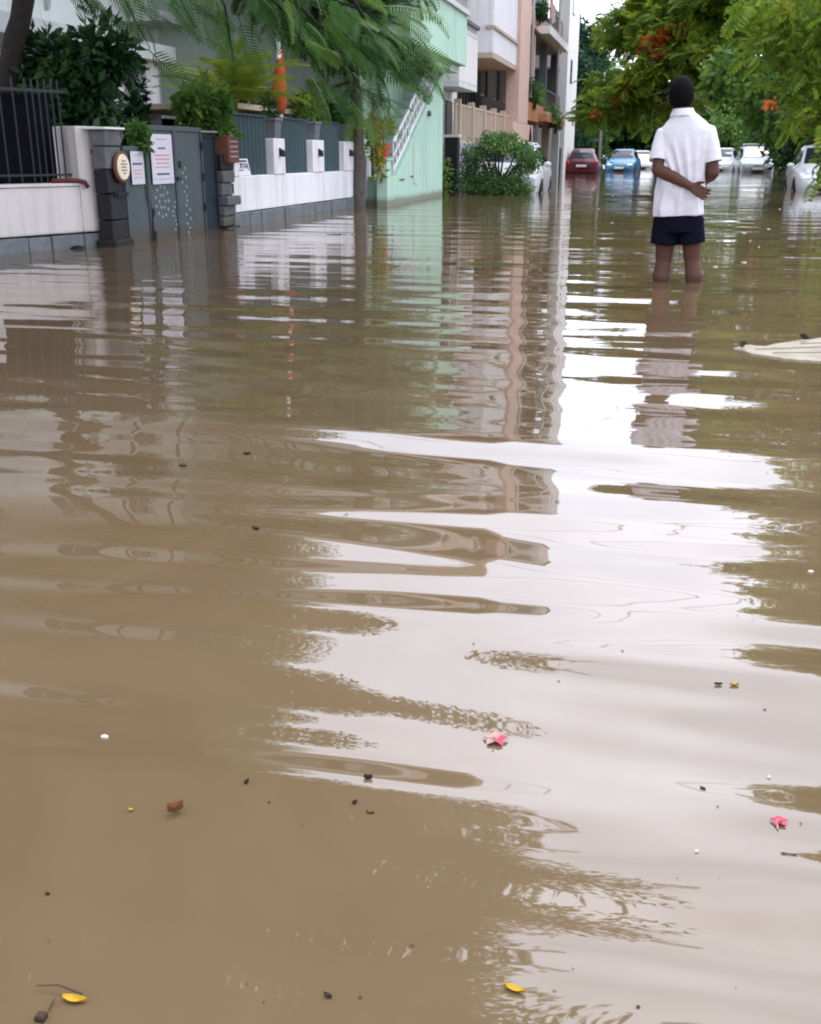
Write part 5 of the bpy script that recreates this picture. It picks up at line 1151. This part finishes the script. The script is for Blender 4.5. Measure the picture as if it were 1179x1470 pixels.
# body as one continuous surface
B = MB()
hc = L3(-.014, .024, 1.312)
ell(B, hc, .084, .100, .116); ell(B, hc + Vector((0,.030,-.055)), .058, .066, .068)          # skull, jaw
capsule(B, L3(-.012,.0,1.17), hc + Vector((0,-.01,-.05)), .060, .054)                          # neck
ell(B, hc + Vector((0,.100,-.022)), .013, .020, .024)                                          # nose
for s in (-1, 1): ell(B, hc + Vector((s*.088,-.004,-.022)), .010, .020, .032)                  # ears
rings_ = []
for z_, rx, ry, cx, cy in [(.38,.135,.095,-.01,0),(.42,.150,.100,-.01,0),(.56,.142,.096,-.005,0),(.72,.150,.102,0,0),(.88,.165,.108,.01,0),(1.00,.160,.098,.014,0),(1.07,.135,.080,.014,-.002),(1.14,.085,.066,.0,0),(1.17,.070,.060,-.005,0)]:
    rings_.append([(MXX+cx+rx*math.cos(a), MYY+cy+ry*math.sin(a), z_) for a in np.linspace(0, 2*math.pi, 25)[:-1]])
B.loft(rings_)
shL, shR = L3(-.128,-.005,1.040), L3(.172,-.005,1.040)
elL, elR = L3(-.165,-.085,.805), L3(.222,-.045,.770)
wrL = L3(.055,-.150,.690)
chain(B, [shL, shL.lerp(elL,.5), elL], [.040,.050,.046]); chain(B, [elL, elL.lerp(wrL,.35)+Vector((0,-.005,.003)), wrL], [.046,.047,.030])
wrR = L3(.185, .165, .715)
chain(B, [shR, shR.lerp(elR,.5), elR], [.040,.050,.046]); chain(B, [elR, elR.lerp(wrR,.35), wrR], [.046,.047,.030])
# left hand: back of the hand against the shirt, palm to the photographer, fingers slightly curled
dh = Vector((.86,-.10,-.50)).normalized(); nh = Vector((.05,-1,.12)).normalized(); sh_ = dh.cross(nh).normalized()
if sh_.z > 0: sh_ = -sh_                                       # towards the little finger, down
kn = wrL + dh*.090
for q in range(4): capsule(B, wrL + dh*.012 + sh_*(q-1.5)*.009, kn + sh_*(q-1.5)*.0205, .0165, .0125, 10)
for q, ln in enumerate([.072, .080, .074, .058]):
    a = kn + sh_*(q-1.5)*.0205; d1 = (dh + sh_*(q-1.5)*.09 + nh*.18).normalized(); d2 = (d1 + nh*.55).normalized(); d3 = (d2 + nh*.55).normalized()
    p1_ = a + d1*ln*.48; p2_ = p1_ + d2*ln*.32; p3_ = p2_ + d3*ln*.26
    chain(B, [a, p1_, p2_, p3_], [.0105,.0095,.0088,.0075], 10)
tb = wrL + dh*.028 - sh_*.020; t2 = tb + (dh*.6 - sh_*.75 + nh*.25).normalized()*.040; t3 = t2 + (dh*.85 - sh_*.4 + nh*.3).normalized()*.034
chain(B, [tb, t2, t3], [.0145,.0115,.0095], 10)
# right hand, in front of the body, closed round the umbrella handle
kR = wrR + Vector((-.25,.9,-.3)).normalized()*.085
for q in range(4): capsule(B, wrR + Vector((0,0,(q-1.5)*-.010)), kR + Vector((0,0,(q-1.5)*-.021)), .0155, .012, 10)
for q in range(4):
    a = kR + Vector((0,0,(q-1.5)*-.021)); chain(B, [a, a+Vector((-.030,.012,-.004)), a+Vector((-.044,-.016,-.006)), a+Vector((-.026,-.030,-.006))], [.0105,.0095,.0088,.0075], 10)
chain(B, [wrR+Vector((-.012,.02,.012)), wrR+Vector((-.036,.045,.018)), wrR+Vector((-.048,.072,.010))], [.014,.011,.0095], 10)
# legs down to feet on the road
for s, hx, kx, ax in ((-1,-.105,-.108,-.122),(1,.090,.098,.118)):
    hip, kne, ank = L3(hx*.88,0,.46), L3(kx,.015,.155), L3(ax,-.02,-.235)
    chain(B, [hip, hip.lerp(kne,.5), kne], [.078,.074,.060], 16)
    clf = kne.lerp(ank,.30) + Vector((s*.010,-.020,0)); chain(B, [kne, clf, kne.lerp(ank,.62), ank], [.057,.066,.050,.037], 16)
    chain(B, [ank, ank+Vector((s*.012,.09,-.035)), ank+Vector((s*.025,.19,-.042))], [.040,.036,.028], 14); capsule(B, ank+Vector((0,-.035,-.03)), ank+Vector((s*.005,.02,-.03)), .036, .036, 12)
body = B.build('body', skin, man, fix=True); remesh(body, .0055, 3)
# hair: a cap over the skull, lower at the nape
hb = MB()
rg = []
for p in np.linspace(.05, 2.72, 20):
    row = []
    for a in np.linspace(0, 2*math.pi, 33)[:-1]:
        back = .5 - .5*math.sin(a)                               # 1 at the back of the head (towards the photographer)
        pp_ = p if p < 1.0 else 1.0 + (p-1.0)*(.10 + .90*back)
        k = 1.085 + .012*math.sin(9*a + p*7) + .008*math.sin(17*a)
        row.append((hc.x + .084*k*math.sin(pp_)*math.cos(a), hc.y + .100*k*math.sin(pp_)*math.sin(a), hc.z + .116*1.07*math.cos(pp_)))
    rg.append(row)
hb.loft(rg, cap=True); o = hb.build('hair', hair_m, man, smooth=True); remesh(o, .005, 2)
txh = bpy.data.textures.new('hair_tufts', 'CLOUDS'); txh.noise_scale = .012; txh.noise_depth = 2
dmh = o.modifiers.new('tufts', 'DISPLACE'); dmh.texture = txh; dmh.strength = .006; dmh.mid_level = .5
for s in (-1, 1): ell(MB(), hc + Vector((s*.030,.086,.004)), .013, .010, .008, 12, 8).build('eye', eye_m, man, smooth=True)
ell(MB(), hc + Vector((0,.094,-.066)), .024, .010, .008, 12, 8).build('mouth', lip_m, man, smooth=True)
# polo shirt: torso and sleeves in one piece
S = MB(); rg = []
prof = [(.478,.178,.128,-.012,-.008),(.53,.177,.130,-.012,-.006),(.62,.170,.126,-.010,-.002),(.72,.166,.122,-.004,0),(.82,.172,.122,.006,0),(.92,.182,.122,.014,0),(1.00,.186,.117,.020,0),(1.05,.184,.108,.022,0),(1.085,.172,.100,.022,0),(1.12,.140,.092,.020,0),(1.15,.108,.086,.014,0),(1.18,.082,.078,.004,.0),(1.20,.068,.070,-.002,.0)]
fine = []
for (p, q) in zip(prof, prof[1:]):
    for t in np.linspace(0, 1, 11)[:-1]: fine.append([p[i]+(q[i]-p[i])*t for i in range(5)])
fine.append(prof[-1])
for z_, rx, ry, cx, cy in fine:
    row = []
    for a in np.linspace(0, 2*math.pi, 133)[:-1]:
        lo = max(0, min(1, (1.02 - z_)/.35)); hem = max(0, (.72 - z_)/.25)
        fold = lo*(.0055*math.sin(7*a + 6*z_) + .0045*math.sin(11*a - 14*z_ + 1.2) + .0035*math.sin(4*a + 22*z_)) + hem*.006*math.sin(9*a + 3)
        # long soft drags: from the left armpit to the hand, down from the shoulder blades, and over the waist
        xq = math.cos(a); bk = max(0, -math.sin(a))
        def crease(c0, slope_, w_, amp): q_ = (xq - (c0 + slope_*(z_ - .75))) / w_; return amp*bk*(math.exp(-q_*q_) - .6*math.exp(-(q_-1.3)**2))
        m1 = max(0, 1 - abs(z_ - .80)/.24)
        fold += m1*(crease(-.25, -2.2, .10, .030) + crease(.0, -1.7, .09, .026) + crease(.28, -1.0, .10, .022) + crease(.55, -.5, .09, .018) + crease(-.5, -2.6, .09, .024))
        m2 = max(0, 1 - abs(z_ - .57)/.12); fold += m2*(crease(-.45, 1.2, .12, .024) + crease(.1, .5, .12, .020) + crease(.5, -1.0, .12, .024))
        e_ = 2.5; ca, sa = math.cos(a), math.sin(a); sq = (abs(ca)**e_ + abs(sa)**e_) ** (-1/e_)
        row.append((MXX + cx + (rx+fold)*ca*sq, MYY + cy + (ry+fold)*sa*sq, z_))
    rg.append(row)
S.loft(rg)
for sh, el, s in ((shL, elL, -1), (shR, elR, 1)):
    d = el - sh; end = sh + d*.72 + Vector((s*.006, 0, 0))
    inn = sh + Vector((-s*.05, 0, .020)); pts = [inn, sh + Vector((0,0,.004)), sh.lerp(end,.4)+Vector((s*.004,0,0)), sh.lerp(end,.75)+Vector((s*.004,0,0)), end]
    S.tube(pts, [.056, .063, .066, .067, .069], 26)
shirt = S.build('shirt', shirt_m, man); remesh(shirt, .006, 4)
tx_ = bpy.data.textures.new('cloth_folds', 'CLOUDS'); tx_.noise_scale = .085; tx_.noise_depth = 2
dm = shirt.modifiers.new('folds', 'DISPLACE'); dm.texture = tx_; dm.strength = .010; dm.mid_level = .5
# collar and cuffs of the shirt
cl = []
for z_, k in ((1.165,1.22),(1.180,1.16),(1.200,1.02),(1.214,.94),(1.214,.88),(1.19,.90)):
    cl.append([(MXX-.001+.075*k*math.cos(a), MYY-.002+.076*k*math.sin(a), z_ - .012*max(0, math.sin(a))) for a in np.linspace(0, 2*math.pi, 37)[:-1]])
MB().loft(cl, cap=False).build('collar', shirt_m, shirt, smooth=True)
for sh, el, s in ((shL, elL, -1), (shR, elR, 1)):
    d = (el-sh); e0 = sh + d*.70 + Vector((s*.006,0,0)); e1 = sh + d*.745 + Vector((s*.006,0,0)); MB().tube([e0, e1], .0715, 28, cap=False).build('cuff', shirt_m, shirt, smooth=True)
# shorts with two legs
H_ = MB(); rg = []
for z_, rx, ry in ((.62,.150,.108),(.52,.165,.116),(.44,.176,.122),(.36,.183,.124)):
    rg.append([(MXX-.012+rx*math.cos(a), MYY+ry*math.sin(a), z_) for a in np.linspace(0, 2*math.pi, 41)[:-1]])
H_.loft(rg)
for s, x0, x1 in ((-1,-.098,-.112),(1,.078,.090)):
    H_.tube([L3(x0,0,.46), L3(x0,0,.40), L3((x0+x1)/2,0,.34), L3(x1,0,.275)], [.096,.100,.098,.099], 30)
sh_o = H_.build('shorts', short_m, man); remesh(sh_o, .007, 4)
d2_ = sh_o.modifiers.new('folds', 'DISPLACE'); d2_.texture = tx_; d2_.strength = .012; d2_.mid_level = .5
# folded blue umbrella in the right hand, in front of the leg
um = thing('umbrella', L3(.150,.24,.1), 'folded blue umbrella held beside the right knee', 'umbrella')
blue_m = paint('blue_nylon', (0.03, 0.11, 0.20), .5, .12, 12)
MB().tube([L3(.150,.228,.80), L3(.152,.235,.45), L3(.160,.24,.06)], .008, 8).build('shaft', rail_metal, um)
MB().tube([L3(.150,.230,.60), L3(.152,.235,.48), L3(.156,.24,.30), L3(.160,.24,.10)], [.014,.034,.030,.012], 14).build('canopy', blue_m, um, smooth=True)
MB().tube([L3(.150,.228,.80), L3(.150,.228,.70), L3(.150,.228,.66)], [.014,.014,.011], 10).build('handle', rail_metal, um)

# he stands with his weight on one side, a few degrees off plumb
man.rotation_euler = (0, -.050, 0); um.location.x -= .045
# ================================================================== things floating on the flood
yellow_leaf = paint('yellow_leaf', (0.36, 0.22, 0.012), .5, .2, 40); brown_leaf = paint('brown_leaf', (0.13, 0.055, 0.018), .6, .3, 60); dark_leaf_m = paint('rotten_leaf', (0.030, 0.020, 0.010), .7, .3, 60)
petal_red = paint('pink_red_petal', (0.42, 0.045, 0.075), .5, .15, 60); petal_pale = paint('pale_pink_petal', (0.29, 0.17, 0.155), .5, .12, 60); foam_m = paint('white_scrap', (0.46, 0.43, 0.37), .7, .05, 40); twig_m = paint('dark_twig', (0.045, 0.030, 0.020), .8, .2, 60)
board_m = paint('pale_board', (0.25, 0.22, 0.17), .7, .3, 7, .3, 60)
def wz(x, y):
    i = min(len(ys)-1, max(0, int(np.searchsorted(ys, y)))); j = min(len(xs)-1, max(0, int(np.searchsorted(xs, x)))); return float(ZZ[i, j])
def curl_leaf(u, v, L_, W_, ang, mat, curl, name, label, cat='leaf', group=None, lift=.0012, stem=0, stem_m=None):
    g = on_z(u, v); x0, y0_ = float(g[0]), float(g[1]); z0 = wz(x0, y0_) + lift; mb = MB(); ca, sa = math.cos(ang), math.sin(ang); ns_ = 7
    rows = []
    for i in range(ns_+1):
        t = i/ns_; w_ = W_*max(.03, math.sin(math.pi*min(1, .06+.94*t))**.8)*.5; row = []
        for j in (-1, -.5, 0, .5, 1):
            lx_, ly_ = (t-.5)*L_, j*w_; lz = curl*(abs(j)**1.5)*W_ + curl*.5*L_*(t-.5)**2*2
            row.append((x0+lx_*ca-ly_*sa, y0_+lx_*sa+ly_*ca, z0+lz))
        rows.append(row)
    V_ = [p for r_ in rows for p in r_]; V2 = [(x, y, z-.0012) for x, y, z in V_]; Fq = [(i*5+j, i*5+j+1, (i+1)*5+j+1, (i+1)*5+j) for i in range(ns_) for j in range(4)]
    mb.add(V_, Fq); mb.add(V2, [q[::-1] for q in Fq])
    t = thing(name, (x0, y0_, z0), label, cat, group); mb.build('blade', mat, t, smooth=True, fix=False)
    if stem:
        a = Vector((x0-.5*L_*ca, y0_-.5*L_*sa, z0+curl*.25*L_)); MB().tube([a, a+Vector((-ca*stem*.5, -sa*stem*.5+.004, .003)), a+Vector((-ca*stem, -sa*stem+.012, .001))], [.0012,.0010,.0007], 6).build('stalk', stem_m or twig_m, t)
    return t
curl_leaf(107, 1436, .030, .011, math.radians(4), yellow_leaf, .35, 'floating_leaf', 'bright yellow curled leaf beside a long dark twig')
curl_leaf(252, 1170, .023, .014, math.radians(38), brown_leaf, .75, 'floating_leaf', 'brown curled leaf standing up from the water', lift=.004)
curl_leaf(740, 1420, .026, .009, math.radians(-12), yellow_leaf, .4, 'floating_leaf', 'small yellow brown leaf at the sky reflection edge')
curl_leaf(188, 1166, .008, .005, 0.3, yellow_leaf, .4, 'floating_leaf', 'tiny yellowish leaf close to the brown curled leaf')
curl_leaf(528, 1123, .013, .007, 0.2, dark_leaf_m, .7, 'floating_leaf', 'small black curled leaf above a pair of dark crumbs')
curl_leaf(509, 1160, .008, .005, 0.9, dark_leaf_m, .7, 'floating_leaf', 'dark leaf crumb below the black curled leaf')
curl_leaf(531, 1173, .012, .005, 0.0, brown_leaf, .4, 'floating_leaf', 'flat brown leaf crumb below the black curled leaf')
curl_leaf(354, 1131, .009, .006, 1.2, dark_leaf_m, .6, 'floating_leaf', 'lone dark leaf crumb beside a pale ripple')
curl_leaf(470, 1430, .011, .005, -.3, dark_leaf_m, .5, 'floating_leaf', 'dark leaf scrap near the yellow brown leaf')
curl_leaf(367, 763, .020, .009, -.2, dark_leaf_m, .5, 'floating_leaf', 'dark reddish leaf floating on the open brown water')
curl_leaf(354, 650, .022, .010, .3, dark_leaf_m, .5, 'floating_leaf', 'dark leaf floating on the ripples before the white wall')
curl_leaf(262, 667, .025, .008, 0, dark_leaf_m, .4, 'floating_leaf', 'thin dark leaf floating before the slate gates')
curl_leaf(68, 1285, .006, .004, 0, dark_leaf_m, .5, 'floating_leaf', 'tiny dark speck of leaf on brown water')
curl_leaf(1010, 1131, .009, .004, -.5, dark_leaf_m, .4, 'floating_leaf', 'small grey scrap of leaf on the sky reflection')
curl_leaf(1133, 1233, .022, .003, .05, dark_leaf_m, .2, 'floating_leaf', 'thin dark leaf strip below the red flower')
curl_leaf(1032, 984, .014, .006, .2, dark_leaf_m, .4, 'floating_leaf', 'dark leaf on the sky reflection next to a yellow one'); curl_leaf(1055, 985, .016, .007, .1, yellow_leaf, .4, 'floating_leaf', 'yellowish leaf on the sky reflection next to a dark one')
# twig and dark block by the yellow leaf
g0, g1_, g2_ = on_z(52, 1421), on_z(85, 1423), on_z(118, 1434)
tag(MB().tube([(g0[0],g0[1],.006),(g1_[0],g1_[1],.009),(g2_[0],g2_[1],.007)], [.0008,.0011,.0014], 6).build('twig', twig_m), 'long thin dark twig touching the yellow leaf', 'twig')
g0, g1_ = on_z(78, 1436), on_z(70, 1452); tag(MB().tube([(g0[0],g0[1],.003),(g1_[0],g1_[1],.002)], .0010, 6).build('twig', twig_m), 'short twig end below the yellow leaf', 'twig')
g = on_z(59, 1461); tag(MB().loft([[(g[0]+s*.0055*q, g[1]+r*.005*q, z_) for s, r in ((-1,-1),(1,-.9),(.9,1),(-1,.8))] for q, z_ in ((1,-.004),(1.1,.003),(.8,.006))]).build('bark_chip', dark_leaf_m, bevel=.001), 'square dark chip of bark below the twigs', 'bark chip')
# red flowers
def flower(u, v, s, label, pale):
    g = on_z(u, v); x0, y0_ = float(g[0]), float(g[1]); z0 = wz(x0, y0_)+.002; t = thing('floating_flower', (x0,y0_,z0), label, 'flower'); r2 = np.random.default_rng(int(u))
    for k in range(5):
        a = 6.283*k/5 + .4; mt = petal_pale if (pale and k in (1,2,3)) else petal_red; mb = MB(); V_ = []
        for i in range(5):
            q = i/4; w_ = s*.32*math.sin(math.pi*(.12+.80*q)); up_ = s*(.50*q-.45*q*q) + s*.12*r2.uniform(-.3,1)
            for j in (-1, 0, 1): V_.append((x0+s*q*math.cos(a)-j*w_*math.sin(a), y0_+s*q*math.sin(a)+j*w_*math.cos(a), z0+up_+abs(j)*s*.07))
        Fq = [(i*3+j, i*3+j+1, (i+1)*3+j+1, (i+1)*3+j) for i in range(4) for j in range(2)]; mb.add(V_, Fq); mb.add([(x,y,z-.0008) for x,y,z in V_], [q[::-1] for q in Fq])
        mb.build('petal', mt, t, smooth=True, fix=False)
    MB().tube([(x0,y0_,z0),(x0-.001,y0_-s*.3,z0+s*.45),(x0-.002,y0_-s*.55,z0+s*.55)], [.0012,.0010,.0016], 6).build('stamen', petal_pale, t)
    if not pale: MB().tube([(x0-s*.25,y0_,z0+.003),(x0-s*.3,y0_-s*.7,z0+.001),(x0-s*.3,y0_-s*1.5,z0)], [.0014,.0014,.0012], 6).build('stalk', petal_pale, t)
flower(712, 1060, .021, 'pink flower with pale spread petals floating on brown water', True)
flower(1119, 1184, .0125, 'small red flower with pale stalk on the sky reflection', False)
# pale board drifting by
poly = [(1055,498),(1068,494),(1100,494),(1140,489),(1179,486),(1215,484),(1235,500),(1212,516),(1160,515),(1128,513),(1095,507)]
rj = np.random.default_rng(9); dense = []
for (a_, b_) in zip(poly, poly[1:] + poly[:1]):
    for t_ in (0, .33, .66): dense.append((a_[0]+(b_[0]-a_[0])*t_ + rj.normal(0, 1.5), a_[1]+(b_[1]-a_[1])*t_ + rj.normal(0, .5)))
bp = [on_z(u, v, .012) for u, v in dense]; cbd = sum(bp)/len(bp)
bdt = thing('drifting_board', (float(cbd[0]), float(cbd[1]), 0), 'pale broken board drifting with dark debris on it', 'board')
nb_ = len(bp); mb = MB(); V_ = [(p[0], p[1], 0.006+.014*max(0,(p[1]-cbd[1])*2.5)) for p in bp] + [(p[0], p[1], -.014) for p in bp]
mb.add(V_, [tuple(range(nb_)), tuple(reversed(range(nb_, 2*nb_)))] + [(i, nb_+i, nb_+(i+1) % nb_, (i+1) % nb_) for i in range(nb_)]); mb.build('board', board_m, bdt, bevel=.002)
for (ua, va, ub, vb) in [(1085,499,1179,496),(1110,504,1200,503),(1150,492,1190,491)]:
    pa, pb = on_z(ua, va, .02), on_z(ub, vb, .02); MB().tube([(pa[0],pa[1],.012+.014*max(0,(pa[1]-cbd[1])*2.5)), (pb[0],pb[1],.012+.014*max(0,(pb[1]-cbd[1])*2.5))], .0014, 6).build('crack', dark_leaf_m, bdt)
def debris(u, v, z, s, label, seed):
    g = on_z(u, v, z); r2 = np.random.default_rng(seed); t = thing('debris_clump', (float(g[0]), float(g[1]), z), label, 'debris')
    for k in range(6):
        a = r2.uniform(0, 6.28); q = Vector((g[0]+r2.normal(0,s*.25), g[1]+r2.normal(0,s*.2), z+.004+r2.uniform(0,s*.5))); ellipsoid(MB(), q, s*r2.uniform(.25,.5), s*r2.uniform(.2,.35), s*r2.uniform(.18,.4), 8, 6).build('clod', dark_leaf_m, t, smooth=True)
debris(1067, 497, .018, .028, 'dark wet debris at the pointed tip of the pale board', 1); debris(1157, 487, .024, .035, 'dark lump of debris on the far edge of the pale board', 2)
# pale scraps and petals scattered on the water round the man
sc = [(1069,335),(1069,377),(1028,383),(1078,346),(1076,312),(1058,289),(880,281),(905,289),(925,279),(1120,300),(1090,355),(1010,310),(880,320),(1046,352),(1104,329),(860,300),(1061,318),(870,262)]
for i, (u, v) in enumerate(sc):
    g = on_z(u, v); s = (.022 if i < 3 else .009 + .012*((i*37) % 10)/10) * (1 + max(0, (330-v))/90)
    r2 = np.random.default_rng(i); ring = [(g[0]+s*1.2*math.cos(a)*r2.uniform(.6,1.1), g[1]+s*.9*math.sin(a)*r2.uniform(.6,1.1)) for a in np.linspace(0, 6.283, 9)[:-1]]
    tag(MB().prism(ring, 'z', wz(g[0],g[1])-.003, wz(g[0],g[1])+.008).build('floating_scrap', foam_m), 'small white scrap floating on the water round the standing man', 'scrap', 'white scraps on the flood')
for i, (u, v, s) in enumerate([(150,1060,.006),(1000,1230,.0025),(1105,1112,.0025),(1165,820,.006)]):
    g = on_z(u, v); r2 = np.random.default_rng(40+i); ring = [(g[0]+s*1.2*math.cos(a)*r2.uniform(.6,1.1), g[1]+s*.8*math.sin(a)*r2.uniform(.6,1.1)) for a in np.linspace(0, 6.283, 8)[:-1]]
    tag(MB().prism(ring, 'z', wz(g[0],g[1])-.002, wz(g[0],g[1])+.003).build('floating_petal', foam_m), ['white petal floating alone on the brown water'] [0] if i == 0 else 'tiny white petal fleck on the near water', 'petal', None if i == 0 else 'white petal flecks on the near water')

# fine specks of dirt and seed carried by the flood: nobody could count them
r2 = np.random.default_rng(77); V_, Q_ = [], []
for k in range(90):
    y_ = .7 + 6.5*r2.uniform()**2; x_ = -.235*y_ + r2.uniform(-.55, .55)*y_*1.1; s = r2.uniform(.0006, .0018)*(1+.35*y_); z_ = wz(x_, y_)+.0012; k4 = len(V_); a = r2.uniform(0, 6.28)
    for q in range(5): V_.append((x_+s*math.cos(a+q*1.2566)*r2.uniform(.6,1.6), y_+s*math.sin(a+q*1.2566)*r2.uniform(.5,1.2), z_+r2.uniform(0,.0008)))
    Q_.append(tuple(range(k4, k4+5)))
sp_o = stuff(MB().add(V_, Q_).build('floating_specks', dark_leaf_m, fix=False)); tag(sp_o, 'fine dark specks of dirt scattered over the near water', 'debris')
